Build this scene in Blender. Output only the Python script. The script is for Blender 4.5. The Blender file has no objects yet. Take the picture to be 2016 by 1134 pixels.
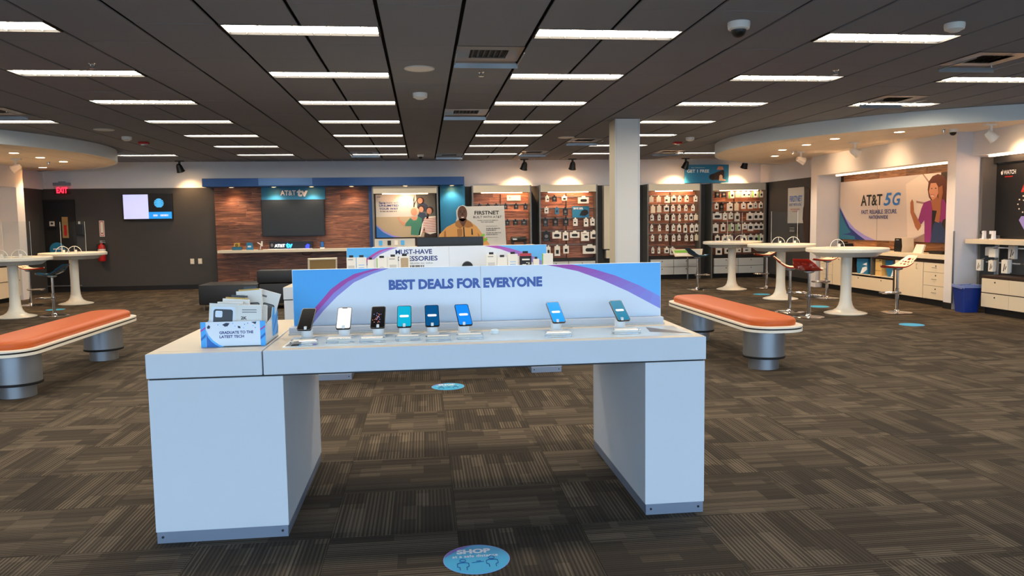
import bpy, bmesh, math, random
from mathutils import Vector, Matrix
random.seed(7)
S = bpy.context.scene
C = S.collection
PI = math.pi
sin, cos = math.sin, math.cos

# ------------------------------------------------------------------ camera
yaw, pitch, roll, CAMZ = .11375, -.0857, -.0144, 1.49
fw = Vector((sin(yaw)*cos(pitch), cos(yaw)*cos(pitch), sin(pitch)))
rt = Vector((cos(yaw), -sin(yaw), 0)); up = rt.cross(fw)
r2 = cos(roll)*rt + sin(roll)*up; u2 = -sin(roll)*rt + cos(roll)*up
cd = bpy.data.cameras.new('camera'); cam = bpy.data.objects.new('camera', cd); C.objects.link(cam)
cd.sensor_width = 36; cd.lens = 1510/2016*36; cd.clip_end = 200; cd.clip_start = .05
cam.matrix_world = Matrix(((r2.x, u2.x, -fw.x, 0), (r2.y, u2.y, -fw.y, 0), (r2.z, u2.z, -fw.z, CAMZ), (0, 0, 0, 1)))
S.camera = cam
# ------------------------------------------------------------------ light, exposure
S.view_settings.view_transform = 'Standard'; S.view_settings.look = 'None'
S.view_settings.gamma = 1; S.view_settings.use_curve_mapping = False
S.view_settings.exposure = 1.2
W = bpy.data.worlds.new('daylight'); S.world = W; W.use_nodes = True
bg = W.node_tree.nodes['Background']; bg.inputs[0].default_value = (.53, .75, 1, 1); bg.inputs[1].default_value = 2.7
TROFFER = 11.5          # radiance of the fluorescent diffusers
DOWNLIGHT = 45         # watts of a recessed downlight
TRACK = 60             # watts of a track spot

# ------------------------------------------------------------------ materials
def lin(c):
    f = lambda v: v/12.92 if v <= .04045 else ((v+.055)/1.055)**2.4
    return tuple(f(x/255) for x in c) + (1,)
MATS = {}
def M(name, rgb=(200, 200, 200), rough=.5, metal=0, emit=0, trans=0, ior=1.45, coat=0, var=.0, bump=0, bscale=200):
    if name in MATS: return MATS[name]
    m = bpy.data.materials.new(name); m.use_nodes = True; MATS[name] = m
    nt = m.node_tree; b = nt.nodes['Principled BSDF']; col = lin(rgb)
    b.inputs['Base Color'].default_value = col; b.inputs['Roughness'].default_value = rough
    b.inputs['Metallic'].default_value = metal; b.inputs['IOR'].default_value = ior
    b.inputs['Transmission Weight'].default_value = trans; b.inputs['Coat Weight'].default_value = coat
    if emit:
        b.inputs['Emission Color'].default_value = col; b.inputs['Emission Strength'].default_value = emit
    if var or bump:
        n = nt.nodes.new('ShaderNodeTexNoise'); n.inputs['Scale'].default_value = bscale; n.inputs['Detail'].default_value = 3
        g = nt.nodes.new('ShaderNodeNewGeometry'); nt.links.new(g.outputs['Position'], n.inputs['Vector'])
        if var:
            mx = nt.nodes.new('ShaderNodeMix'); mx.data_type = 'RGBA'
            mx.inputs[6].default_value = tuple(x*(1-var) for x in col[:3])+(1,); mx.inputs[7].default_value = tuple(min(1, x*(1+var)) for x in col[:3])+(1,)
            nt.links.new(n.outputs[0], mx.inputs[0]); nt.links.new(mx.outputs[2], b.inputs['Base Color'])
        if bump:
            bp = nt.nodes.new('ShaderNodeBump'); bp.inputs['Strength'].default_value = bump; bp.inputs['Distance'].default_value = .004
            nt.links.new(n.outputs[0], bp.inputs['Height']); nt.links.new(bp.outputs[0], b.inputs['Normal'])
    return m

def wood_mat(name, c0, c1, c2, glow=1):
    m = bpy.data.materials.new(name); m.use_nodes = True; MATS[name] = m
    nt = m.node_tree; L = nt.links.new; N = nt.nodes.new; b = nt.nodes['Principled BSDF']; b.inputs['Roughness'].default_value = .45
    g = N('ShaderNodeNewGeometry'); oi = N('ShaderNodeObjectInfo')
    ad = N('ShaderNodeVectorMath'); ad.operation = 'MULTIPLY_ADD'
    cb = N('ShaderNodeCombineXYZ'); sc = N('ShaderNodeMath'); sc.operation = 'MULTIPLY'; sc.inputs[1].default_value = 37
    L(oi.outputs['Random'], sc.inputs[0]); L(sc.outputs[0], cb.inputs[0]); L(sc.outputs[0], cb.inputs[2])
    L(g.outputs['Position'], ad.inputs[0]); ad.inputs[1].default_value = (1.3, 1.3, 16); L(cb.outputs[0], ad.inputs[2])
    n = N('ShaderNodeTexNoise'); n.inputs['Scale'].default_value = 2.2; n.inputs['Detail'].default_value = 6; n.inputs['Distortion'].default_value = .7
    L(ad.outputs[0], n.inputs['Vector'])
    r = N('ShaderNodeValToRGB'); e = r.color_ramp.elements; e[0].position = .3; e[0].color = lin(c0); e[1].position = .7; e[1].color = lin(c2)
    x = r.color_ramp.elements.new(.5); x.color = lin(c1); L(n.outputs[0], r.inputs[0])
    hv = N('ShaderNodeHueSaturation'); mr = N('ShaderNodeMapRange'); mr.inputs[3].default_value = .62; mr.inputs[4].default_value = 1.35
    L(oi.outputs['Random'], mr.inputs[0]); L(mr.outputs[0], hv.inputs['Value']); L(r.outputs[0], hv.inputs['Color']); L(hv.outputs[0], b.inputs['Base Color'])
    return m
wood_mat('walnut_planks', (70, 40, 30), (118, 72, 50), (160, 106, 76))
wood_mat('cherry_planks', (96, 56, 44), (142, 90, 70), (180, 124, 100))
wood_mat('oak_planks', (110, 66, 36), (150, 98, 60), (184, 132, 88))

TX0, TY0, TS = .13, 3.62, .605
def carpet_mat():
    m = bpy.data.materials.new('carpet'); m.use_nodes = True; MATS['carpet'] = m
    nt = m.node_tree; L = nt.links.new; b = nt.nodes['Principled BSDF']; b.inputs['Roughness'].default_value = .95; b.inputs['Specular IOR Level'].default_value = .15
    def N(t, op=None, **kw):
        n = nt.nodes.new(t)
        if op: n.operation = op
        return n
    def mth(op, a, bb=None, c=None):
        n = N('ShaderNodeMath', op)
        for i, v in enumerate((a, bb, c)):
            if v is None: continue
            if isinstance(v, (int, float)): n.inputs[i].default_value = v
            else: L(v, n.inputs[i])
        return n.outputs[0]
    g = N('ShaderNodeNewGeometry'); sp = N('ShaderNodeSeparateXYZ'); L(g.outputs['Position'], sp.inputs[0])
    tx = mth('DIVIDE', mth('SUBTRACT', sp.outputs[0], TX0), TS); ty = mth('DIVIDE', mth('SUBTRACT', sp.outputs[1], TY0), TS)
    ix = mth('FLOOR', tx); iy = mth('FLOOR', ty); lx = mth('SUBTRACT', tx, ix); ly = mth('SUBTRACT', ty, iy)
    ck = mth('FLOORED_MODULO', mth('ADD', ix, iy), 2)                  # 0/1 quarter turn
    inv = mth('SUBTRACT', 1, ck)
    a = mth('ADD', mth('MULTIPLY', ly, inv), mth('MULTIPLY', lx, ck))   # across the lines
    c = mth('ADD', mth('MULTIPLY', lx, inv), mth('MULTIPLY', ly, ck))   # along the lines
    def wn(x, y, z=0.0):
        cb = N('ShaderNodeCombineXYZ')
        for i, v in enumerate((x, y, z)):
            if isinstance(v, (int, float)): cb.inputs[i].default_value = v
            else: L(v, cb.inputs[i])
        w = N('ShaderNodeTexWhiteNoise'); L(cb.outputs[0], w.inputs['Vector']); return w.outputs['Value']
    r = wn(ix, iy, 3.3); rk = mth('MULTIPLY', r, 91.7)
    na = mth('MULTIPLY', a, 30)
    ln = mth('FLOOR', na); lr = wn(ln, rk, 1.0)
    tri = mth('ABSOLUTE', mth('SUBTRACT', mth('MULTIPLY', mth('FRACT', na), 2), 1))   # 0 mid .. 1 edge
    line = mth('SMOOTH_MIN', mth('MULTIPLY', tri, 1.5), 1.0, .2)
    blk = wn(mth('FLOOR', mth('ADD', mth('MULTIPLY', a, 4), r)), mth('FLOOR', mth('ADD', mth('MULTIPLY', c, 1.6), mth('MULTIPLY', wn(mth('FLOOR', mth('ADD', mth('MULTIPLY', a, 4), r)), rk, 9.), 2))), rk)
    blk2 = wn(mth('FLOOR', mth('MULTIPLY', a, 9)), mth('FLOOR', mth('MULTIPLY', c, 3.3)), mth('ADD', rk, 5.))
    hot = mth('MULTIPLY', mth('GREATER_THAN', blk2, .86), .22)
    fine = N('ShaderNodeTexNoise'); fine.inputs['Scale'].default_value = 260; fine.inputs['Detail'].default_value = 2; L(g.outputs['Position'], fine.inputs['Vector'])
    amp = mth('ADD', .34, mth('MULTIPLY', blk, .34))                     # line contrast of the block
    v = mth('ADD', mth('MULTIPLY', mth('MULTIPLY', line, amp), mth('ADD', .55, mth('MULTIPLY', lr, .75))), mth('MULTIPLY', blk, .17))
    v = mth('ADD', mth('ADD', v, hot), mth('MULTIPLY', mth('SUBTRACT', fine.outputs[0], .5), .5))
    v = mth('ADD', v, mth('MULTIPLY', r, .10))
    rp = N('ShaderNodeValToRGB'); e = rp.color_ramp.elements; e[0].position = .0; e[0].color = lin((44, 39, 34)); e[1].position = 1.1 if False else 1; e[1].color = lin((108, 95, 79))
    x = rp.color_ramp.elements.new(.45); x.color = lin((66, 57, 47)); L(v, rp.inputs[0]); L(rp.outputs[0], b.inputs['Base Color'])
    bp = N('ShaderNodeBump'); bp.inputs['Strength'].default_value = .35; bp.inputs['Distance'].default_value = .004
    L(v, bp.inputs['Height']); L(bp.outputs[0], b.inputs['Normal'])
carpet_mat()

M('ceiling_tile', (130, 132, 140), .9, var=.12, bump=.5, bscale=240)
M('ceiling_dark', (22, 20, 20), .9)
M('cloud_tile', (236, 218, 200), .85, var=.04, bscale=90)
M('fascia', (214, 220, 222), .6)
M('white_wall', (220, 218, 222), .75, var=.02, bscale=6)
M('dark_wall', (62, 60, 60), .7, var=.05, bscale=4)
M('near_black', (22, 22, 24), .5)
M('base_black', (18, 18, 20), .5)
M('laminate', (204, 206, 210), .35, var=.012, bscale=5)
M('laminate_warm_lit', (214, 198, 174), .3)  # white laminate with the warm tint of the ceiling lights put into its colour
M('cream', (222, 208, 184), .45)
M('plinth', (150, 160, 178), .35, .6)
M('screw', (60, 62, 66), .4, .8)
M('chrome', (215, 215, 218), .12, 1)
M('brushed', (160, 166, 172), .38, .85)
M('bay_metal', (120, 118, 114), .4, .6)
M('orange_vinyl', (180, 80, 22), .45, coat=.0, var=.05, bscale=12)
M('black_vinyl', (34, 33, 34), .45)
M('table_white', (232, 226, 212), .28)
M('apron_grey', (196, 198, 196), .35)
M('stool_red', (176, 34, 22), .22, coat=.4)
M('stool_white', (238, 222, 200), .3)
M('stool_blue', (16, 66, 92), .22, coat=.4)
M('stool_blue_lt', (30, 92, 118), .25, coat=.3)
M('rubber', (16, 16, 16), .6)
M('acrylic', (240, 246, 248), .03, trans=1, ior=1.3)
M('acrylic_edge', (225, 232, 232), .25, emit=0)
M('white_plastic', (226, 224, 220), .4)
M('black_plastic', (20, 20, 22), .35)
M('screen_off', (34, 36, 38), .4)
M('troffer_lens', (255, 243, 222), .5, emit=TROFFER)
M('troffer_frame', (30, 28, 28), .5)
M('louver', (236, 230, 212), .35)
M('lamp_glow', (255, 226, 180), .5, emit=12)
M('strip_glow', (255, 206, 160), .5, emit=12)
M('alcove_glow', (255, 216, 170), .5, emit=2.6)
M('vent_dark', (18, 16, 15), .6)
M('vent_plate', (120, 112, 106), .3, .7)
M('vent_blade', (66, 60, 56), .5, .5)
M('blue_print', (76, 170, 236), .45)
M('blue_light', (104, 186, 248), .45)
M('blue_deep', (40, 110, 190), .45)
M('navy', (30, 50, 120), .5)
M('text_blue', (70, 98, 168), .5)
M('magenta', (176, 74, 164), .5)
M('lavender', (150, 140, 214), .5)
M('violet', (112, 92, 184), .5)
M('print_white', (226, 232, 240), .45)
M('teal_paint', (32, 116, 160), .5)
M('canopy_blue', (26, 72, 132), .45)
M('canopy_mid', (74, 116, 172), .45)
M('paper', (232, 226, 216), .6)
M('paper_grey', (196, 192, 186), .6)
M('print_black', (26, 24, 24), .5)
M('print_grey', (120, 116, 114), .5)
M('skin_dark', (92, 58, 44), .6); M('skin_tan', (200, 140, 112), .6); M('skin_deep', (160, 98, 66), .6)
M('tan_coat', (206, 150, 84), .6); M('tan_shade', (158, 106, 56), .6)
M('sticker_blue', (40, 164, 210), .5)
M('emit_red', (255, 30, 50), .5, emit=2.2)
M('red_paint', (176, 28, 30), .3, coat=.3)
M('gold', (190, 150, 60), .4)
M('green_print', (120, 186, 60), .5)
M('bin_blue', (24, 50, 130), .45)
M('liner', (120, 136, 190), .3)
M('tan_fabric', (150, 122, 78), .8)
M('dark_brown', (52, 34, 26), .5)
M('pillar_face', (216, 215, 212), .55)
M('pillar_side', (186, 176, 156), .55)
M('glass_print', (205, 218, 226), .12)

# ------------------------------------------------------------------ mesh helpers
class MB:
    def __init__(s): s.v = []; s.f = []; s.m = []
    def add(s, vs, fs, mi=0):
        o = len(s.v); s.v += [tuple(p) for p in vs]
        for f in fs: s.f.append([i+o for i in f]); s.m.append(mi)
        return s
    def box(s, x0, x1, y0, y1, z0, z1, mi=0, bev=0):
        if bev:
            bm = bmesh.new(); bmesh.ops.create_cube(bm, size=1)
            for p in bm.verts: p.co = ((x0+x1)/2+p.co.x*(x1-x0), (y0+y1)/2+p.co.y*(y1-y0), (z0+z1)/2+p.co.z*(z1-z0))
            bmesh.ops.bevel(bm, geom=bm.edges[:], offset=bev, segments=2, affect='EDGES', profile=.6)
            bm.verts.index_update(); s.add([p.co for p in bm.verts], [[q.index for q in f.verts] for f in bm.faces], mi); bm.free(); return s
        v = [(x, y, z) for z in (z0, z1) for y in (y0, y1) for x in (x0, x1)]
        return s.add(v, [(0, 2, 3, 1), (4, 5, 7, 6), (0, 1, 5, 4), (2, 6, 7, 3), (0, 4, 6, 2), (1, 3, 7, 5)], mi)
    def lathe(s, prof, seg=24, mi=0, cx=0, cy=0, cz=0, axis='z', caps=True):
        n = len(prof); vs = []
        for k in range(seg):
            t = 2*PI*k/seg
            for r, z in prof:
                p = (r*cos(t), r*sin(t), z)
                if axis == 'y': p = (p[0], p[2], p[1])
                if axis == 'x': p = (p[2], p[0], p[1])
                vs.append((p[0]+cx, p[1]+cy, p[2]+cz))
        fs = [(k*n+i, ((k+1) % seg)*n+i, ((k+1) % seg)*n+i+1, k*n+i+1) for k in range(seg) for i in range(n-1)]
        if caps and prof[0][0] > 1e-6: fs.append([k*n for k in range(seg)][::-1])
        if caps and prof[-1][0] > 1e-6: fs.append([k*n+n-1 for k in range(seg)])
        return s.add(vs, fs, mi)
    def tube(s, pts, r, seg=8, mi=0):
        pts = [Vector(p) for p in pts]; vs = []; n = len(pts)
        for i, p in enumerate(pts):
            d = (pts[min(i+1, n-1)]-pts[max(i-1, 0)]).normalized()
            a = d.cross(Vector((0, 0, 1)))
            if a.length < 1e-3: a = d.cross(Vector((1, 0, 0)))
            a.normalize(); bq = d.cross(a)
            vs += [p+(a*cos(2*PI*k/seg)+bq*sin(2*PI*k/seg))*r for k in range(seg)]
        fs = [(i*seg+k, i*seg+(k+1) % seg, (i+1)*seg+(k+1) % seg, (i+1)*seg+k) for i in range(n-1) for k in range(seg)]
        fs += [list(range(seg))[::-1], [(n-1)*seg+k for k in range(seg)]]
        return s.add(vs, fs, mi)
    def prism(s, poly, z0, z1, mi=0, plane='xy', side=None):
        n = len(poly)
        mp = {'xy': lambda u, v, d: (u, v, d), 'xz': lambda u, v, d: (u, d, v), 'yz': lambda u, v, d: (d, u, v)}[plane]
        vs = [mp(u, v, z0) for u, v in poly]+[mp(u, v, z1) for u, v in poly]
        s.add(vs, [list(range(n))[::-1], list(range(n, 2*n))], mi)
        o = len(s.v)-2*n
        for i in range(n):
            s.f.append([o+i, o+(i+1) % n, o+n+(i+1) % n, o+n+i]); s.m.append(mi if side is None else side)
        return s
    def flat(s, poly, y, mi=0):                     # printed polygon in the local xz plane, facing -y
        return s.add([(u, y, v) for u, v in poly], [list(range(len(poly)))], mi)
    def build(s, name, mats, parent=None, smooth=False, loc=(0, 0, 0), rz=0, rot=None):
        me = bpy.data.meshes.new(name); me.from_pydata(s.v, [], s.f)
        for m in ([mats] if isinstance(mats, str) else mats): me.materials.append(MATS[m])
        for p, i in zip(me.polygons, s.m): p.material_index = i
        bm = bmesh.new(); bm.from_mesh(me); bmesh.ops.recalc_face_normals(bm, faces=bm.faces[:]); bm.to_mesh(me); bm.free()
        if smooth:
            for p in me.polygons: p.use_smooth = True
            try: me.set_sharp_from_angle(angle=math.radians(38))
            except Exception: pass
        return link(name, me, parent, loc, rz, rot)
def link(name, me, parent=None, loc=(0, 0, 0), rz=0, rot=None):
    o = bpy.data.objects.new(name, me); C.objects.link(o); o.location = loc
    o.rotation_euler = rot if rot else (0, 0, rz)
    if parent: o.parent = parent
    return o
def tag(o, label, cat, group=None):
    o['label'] = label; o['category'] = cat
    if group: o['group'] = group
    return o
def thing(name, label, cat, loc=(0, 0, 0), rz=0, group=None):
    o = bpy.data.objects.new(name, None); C.objects.link(o); o.location = loc; o.rotation_euler = (0, 0, rz); o.empty_display_size = .1
    return tag(o, label, cat, group)
def struct(o, label=None):
    o['kind'] = 'structure'
    if label: o['label'] = label
    return o
def copy_tree(o, parent=None):
    c = o.copy(); C.objects.link(c); c.parent = parent
    for ch in list(o.children): copy_tree(ch, c)
    return c
def box(name, x0, x1, y0, y1, z0, z1, mat, parent=None, bev=0, **k): return MB().box(x0, x1, y0, y1, z0, z1, 0, bev).build(name, mat, parent, **k)
def ell(cx, cy, rx, ry, n=20, a0=0, a1=2*PI):
    full = abs(a1-a0-2*PI) < 1e-6
    return [(cx+rx*cos(a0+(a1-a0)*k/(n if full else n-1)), cy+ry*sin(a0+(a1-a0)*k/(n if full else n-1))) for k in range(n)]
def rrect(x0, x1, y0, y1, r, n=4):
    out = []
    for cx, cy, a in ((x1-r, y1-r, 0), (x0+r, y1-r, PI/2), (x0+r, y0+r, PI), (x1-r, y0+r, 1.5*PI)):
        out += [(cx+r*cos(a+PI/2*k/n), cy+r*sin(a+PI/2*k/n)) for k in range(n+1)]
    return out
def text(s, x0, x1, z0, z1, parent, mat, y=-.004, bold=.0, name='lettering', shear=0, flat=False):
    cu = bpy.data.curves.new('t', 'FONT'); cu.body = s; cu.offset = bold; cu.shear = shear; cu.resolution_u = 3
    o = bpy.data.objects.new('t', cu); me0 = o.to_mesh(); vs = [v.co.copy() for v in me0.vertices]; fs = [list(p.vertices) for p in me0.polygons]
    o.to_mesh_clear(); bpy.data.objects.remove(o); bpy.data.curves.remove(cu)
    a = min(v.x for v in vs); b = max(v.x for v in vs); c = min(v.y for v in vs); d = max(v.y for v in vs)
    f = lambda v: (x0+(v.x-a)/(b-a)*(x1-x0), z0+(v.y-c)/(d-c)*(z1-z0))
    me = bpy.data.meshes.new(name)
    me.from_pydata([(f(v)[0], f(v)[1], y) if flat else (f(v)[0], y, f(v)[1]) for v in vs], [], fs); me.materials.append(MATS[mat])
    return link(name, me, parent)
def bars(x0, x1, z0, z1, parent, mat, y=-.004):        # unreadable small print: a row of word-length marks
    m = MB(); x = x0; k = 0
    while x < x1-.004:
        w = (x1-x0)*(.1, .2, .14, .24, .08)[k % 5]; e = min(x+w, x1); m.flat([(x, z0), (e, z0), (e, z1), (x, z1)], y); x = e+(x1-x0)*.035; k += 1
    o = m.build('small_print', mat, parent); o['kind'] = 'stuff'; return o
def lamp(name, kind, loc, energy, color, parent=None, size=.06, angle=60, target=None, blend=.6):
    d = bpy.data.lights.new(name, kind); d.energy = energy; d.color = color
    if kind == 'SPOT': d.spot_size = math.radians(angle); d.spot_blend = blend; d.shadow_soft_size = size
    o = bpy.data.objects.new(name, d); C.objects.link(o); o.location = loc
    if target: o.rotation_euler = (Vector(target)-Vector(loc)).to_track_quat('-Z', 'Y').to_euler()
    if parent: o.parent = parent; o.matrix_parent_inverse = Matrix.Translation(-Vector(parent.location))
    return o
ORD = ['first', 'second', 'third', 'fourth', 'fifth', 'sixth', 'seventh', 'eighth', 'ninth', 'tenth']
from bpy_extras.object_utils import world_to_camera_view
bpy.context.view_layer.update()
def seen(p, m=.06):
    q = world_to_camera_view(S, cam, Vector(p)); return q.z > 0 and -m < q.x < 1+m and -m < q.y < 1+m

# ------------------------------------------------------------------ room shell
YW, CE = 19.1, 3.01
CLOUDS = ((10.15, 13.84, 4.42), (-10.12, 14.85, 4.32))
fl = struct(box('floor', -9.3, 9.3, -1.7, 19.3, -.12, -.008, 'near_black'), 'brown and charcoal carpet tile floor laid with quarter-turned stripes')
cells = []
for i in range(-16, 16):
    for j in range(-9, 27):
        x = TX0+TS*i+TS/2; y = TY0+TS*j+TS/2
        if abs(x) < 9.35 and -1.6 < y < 19.3: cells.append((x, y))
vis = sorted([c for c in cells if seen((c[0], c[1], 0))], key=lambda c: c[0]**2+c[1]**2)[:300]
vs_ = set(vis)
h = TS/2-.0012
tm = MB().box(-h, h, -h, h, -.008, 0).build('carpet_tile', 'carpet', fl).data
bpy.data.objects.remove(bpy.data.objects['carpet_tile'])
for x, y in vis: link('carpet_tile', tm, fl, (x, y, 0))
mb = MB()
for x, y in cells:
    if (x, y) not in vs_: mb.box(x-h, x+h, y-h, y+h, -.008, 0)
mb.build('carpet_tiles', 'carpet', fl)['kind'] = 'stuff'

# ceiling
GX, GY, G = -.292, 6.155, .6096
ce = struct(box('ceiling', -9.3, 9.3, -1.7, 19.3, CE+.075, CE+.18, 'ceiling_dark'), 'dark grey suspended ceiling of square tegular tiles')
def in_cloud(x, y): return any((x-a)**2+(y-b)**2 < r*r for a, b, r in CLOUDS)
LIGHT_COLS = [k for k in range(-14, 16) if (k+2) % 4 == 0]     # first grid line of each two-tile light column
lights = []
for r in range(-1, 7):
    for k in LIGHT_COLS:
        x0 = GX+G*k; y0 = GY+3*G*r
        if abs(x0+G) > 8.2 or y0 < -1.4: continue
        if in_cloud(x0+G, y0+.15) or in_cloud(x0+G*2, y0+.15) or in_cloud(x0, y0+.15): continue
        lights.append((k, r))
lcell = {(k+d, 3*r) for k, r in lights for d in (0, 1)}
VENTS = {(1, 1), (1, 7), (9, 1), (10, 5), (1, 18), (4, 17), (-2, 17), (-9, 7), (5, 13), (9, 17)}
tiles = []
for i in range(-15, 16):
    for j in range(-13, 21):
        x0 = GX+G*i; y0 = GY+G*j
        if (i, j) in VENTS or x0+G < -9.2 or x0 > 9.2 or y0 < -1.7: continue
        y1 = min(y0+G, 19.1)
        if (i, j) in lcell: y0 += .31
        if all(in_cloud(px, py) for px in (x0, x0+G) for py in (y0, y1)): continue
        tiles.append((x0, y0, min(y1, 19.1)))
def tile_mesh(d):
    m_ = MB(); hx = G/2-.015; hy = d/2-.002; t = .012
    m_.add([(-hx, -hy, 0), (hx, -hy, 0), (hx, hy, 0), (-hx, hy, 0), (-hx, -hy, t), (hx, -hy, t), (hx, hy, t), (-hx, hy, t)], [(0, 1, 2, 3), (0, 4, 5, 1), (1, 5, 6, 2), (2, 6, 7, 3), (3, 7, 4, 0), (4, 7, 6, 5)])
    o = m_.build('ceiling_tile', 'ceiling_tile'); me = o.data; bpy.data.objects.remove(o); return me
tmesh = {}
tv = sorted([t for t in tiles if seen((t[0]+.3, (t[1]+t[2])/2, CE))], key=lambda t: (t[0]+.3)**2+t[1]**2)[:300]
tvs = set(tv)
for x0, y0, y1 in tv:
    d = round(y1-y0, 3)
    if d not in tmesh: tmesh[d] = tile_mesh(d)
    link('ceiling_tile', tmesh[d], ce, (x0+G/2, (y0+y1)/2, CE+random.uniform(-.0015, .0015)))
mb = MB()
for t in tiles:
    if t not in tvs: mb.box(t[0]+.015, t[0]+G-.015, t[1]+.002, t[2]-.002, CE, CE+.012)
mb.build('ceiling_tiles', 'ceiling_tile', ce)['kind'] = 'stuff'

# back wall
wb = struct(box('wall_back', -9.3, 9.3, YW, YW+.15, 0, CE+.09, 'white_wall'), 'white upper back wall above the displays')
box('lower_panel', -9.1, -4.88, YW-.025, YW, .0, 2.41, 'dark_wall', wb)
box('lower_panel', -1.3, 9.1, YW-.02, YW, 0, 2.38, 'dark_wall', wb)
struct(box('baseboard_back', -8.1, -4.9, YW-.045, YW-.025, 0, .11, 'base_black'), 'black baseboard along the dark back wall')
# right wall with alcove bulkhead
wr = struct(box('wall_right', 9.12, 9.3, -1.7, 19.1, 0, CE+.09, 'white_wall'), 'right side wall with alcove bulkhead and dark end panel')
box('end_panel', 8.70, 9.12, 15.86, YW, 0, 2.40, 'dark_wall', wr)
box('soffit', 8.68, 9.12, 15.86, YW, 2.40, CE, 'white_wall', wr)
bh = MB()
bh.box(8.35, 9.12, 11.3, 15.86, 2.38, CE); bh.box(8.35, 9.12, 15.6, 15.86, 0, 2.38); bh.box(8.35, 9.12, 11.3, 11.5, 0, 2.38)
bh.build('bulkhead', 'white_wall', wr)
box('alcove_back', 8.9, 9.12, 11.5, 15.6, 0, 2.38, 'white_wall', wr)
box('soffit', 8.62, 9.12, 6.0, 11.3, 2.42, CE, 'white_wall', wr)
box('kickboard', 8.34, 8.349, 11.3, 11.5, 0, .1, 'base_black', wr)
box('kickboard', 8.69, 8.699, 15.86, YW, 0, .1, 'base_black', wr)
box('corner_guard', 8.338, 8.36, 11.285, 11.3, .1, 1.25, 'brushed', wr)
# left wall mirrored
wl = struct(box('wall_left', -9.3, -9.12, -1.7, 19.1, 0, CE+.09, 'white_wall'), 'left side wall with bulkhead and dark end panel')
box('end_panel', -9.12, -8.77, 17.5, YW, 0, 2.40, 'dark_wall', wl)
box('soffit', -9.12, -8.75, 17.5, YW, 2.40, CE, 'white_wall', wl)
bh = MB(); bh.box(-9.12, -8.42, 12, 17.5, 2.36, CE); bh.box(-9.12, -8.42, 17.2, 17.5, 0, 2.36); bh.box(-9.12, -8.42, 12, 12.2, 0, 2.36)
bh.build('bulkhead', 'white_wall', wl)
box('alcove_back', -9.12, -8.95, 12.2, 17.2, 0, 2.36, 'cream', wl)
# front wall with shop windows behind the viewpoint
wf = struct(box('wall_front', -9.3, 9.3, -1.7, -1.55, 2.75, CE+.09, 'white_wall'), 'front wall header over the shop windows')
g = bpy.data.materials.new('window_glass'); g.use_nodes = True; MATS['window_glass'] = g
nt = g.node_tree; nt.nodes.clear(); o_ = nt.nodes.new('ShaderNodeOutputMaterial'); mx = nt.nodes.new('ShaderNodeMixShader'); mx.inputs[0].default_value = .06
a_ = nt.nodes.new('ShaderNodeBsdfTransparent'); b_ = nt.nodes.new('ShaderNodeBsdfGlossy'); b_.inputs['Roughness'].default_value = .02
nt.links.new(a_.outputs[0], mx.inputs[1]); nt.links.new(b_.outputs[0], mx.inputs[2]); nt.links.new(mx.outputs[0], o_.inputs[0])
for n, x in enumerate(range(-9, 9, 3)):
    w_ = struct(MB().box(x, x+.06, -1.66, -1.58, 0, 2.75).box(x+2.94, x+3, -1.66, -1.58, 0, 2.75).box(x, x+3, -1.66, -1.58, 0, .1).box(x, x+3, -1.66, -1.58, 2.68, 2.75).build('window_%d' % (n+1), 'brushed'), 'aluminium framed shop window')
    box('pane', x+.06, x+2.94, -1.625, -1.615, .1, 2.68, 'window_glass', w_)
M('paving', (176, 172, 164), .9, var=.1, bscale=3)
struct(box('ground', -40, 40, -40, -1.72, -.3, -.13, 'paving'), 'paving outside the shop windows')

# ceiling clouds (round drop ceilings with tiles)
def clip_circle(poly, c):
    n = 72; a, b, r = c
    ring = [(a+r*cos(2*PI*k/n), b+r*sin(2*PI*k/n)) for k in range(n)]
    for k in range(n):
        p, q = ring[k], ring[(k+1) % n]; out = []
        ins = lambda t: (q[0]-p[0])*(t[1]-p[1])-(q[1]-p[1])*(t[0]-p[0]) >= 0
        for i in range(len(poly)):
            s_, e_ = poly[i], poly[(i+1) % len(poly)]
            if ins(e_) != ins(s_):
                d1 = (q[0]-p[0])*(s_[1]-p[1])-(q[1]-p[1])*(s_[0]-p[0]); d2 = (q[0]-p[0])*(e_[1]-p[1])-(q[1]-p[1])*(e_[0]-p[0]); t = d1/(d1-d2)
                out.append((s_[0]+(e_[0]-s_[0])*t, s_[1]+(e_[1]-s_[1])*t))
            if ins(e_): out.append(e_)
        poly = out
        if len(poly) < 3: return []
    return poly
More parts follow.
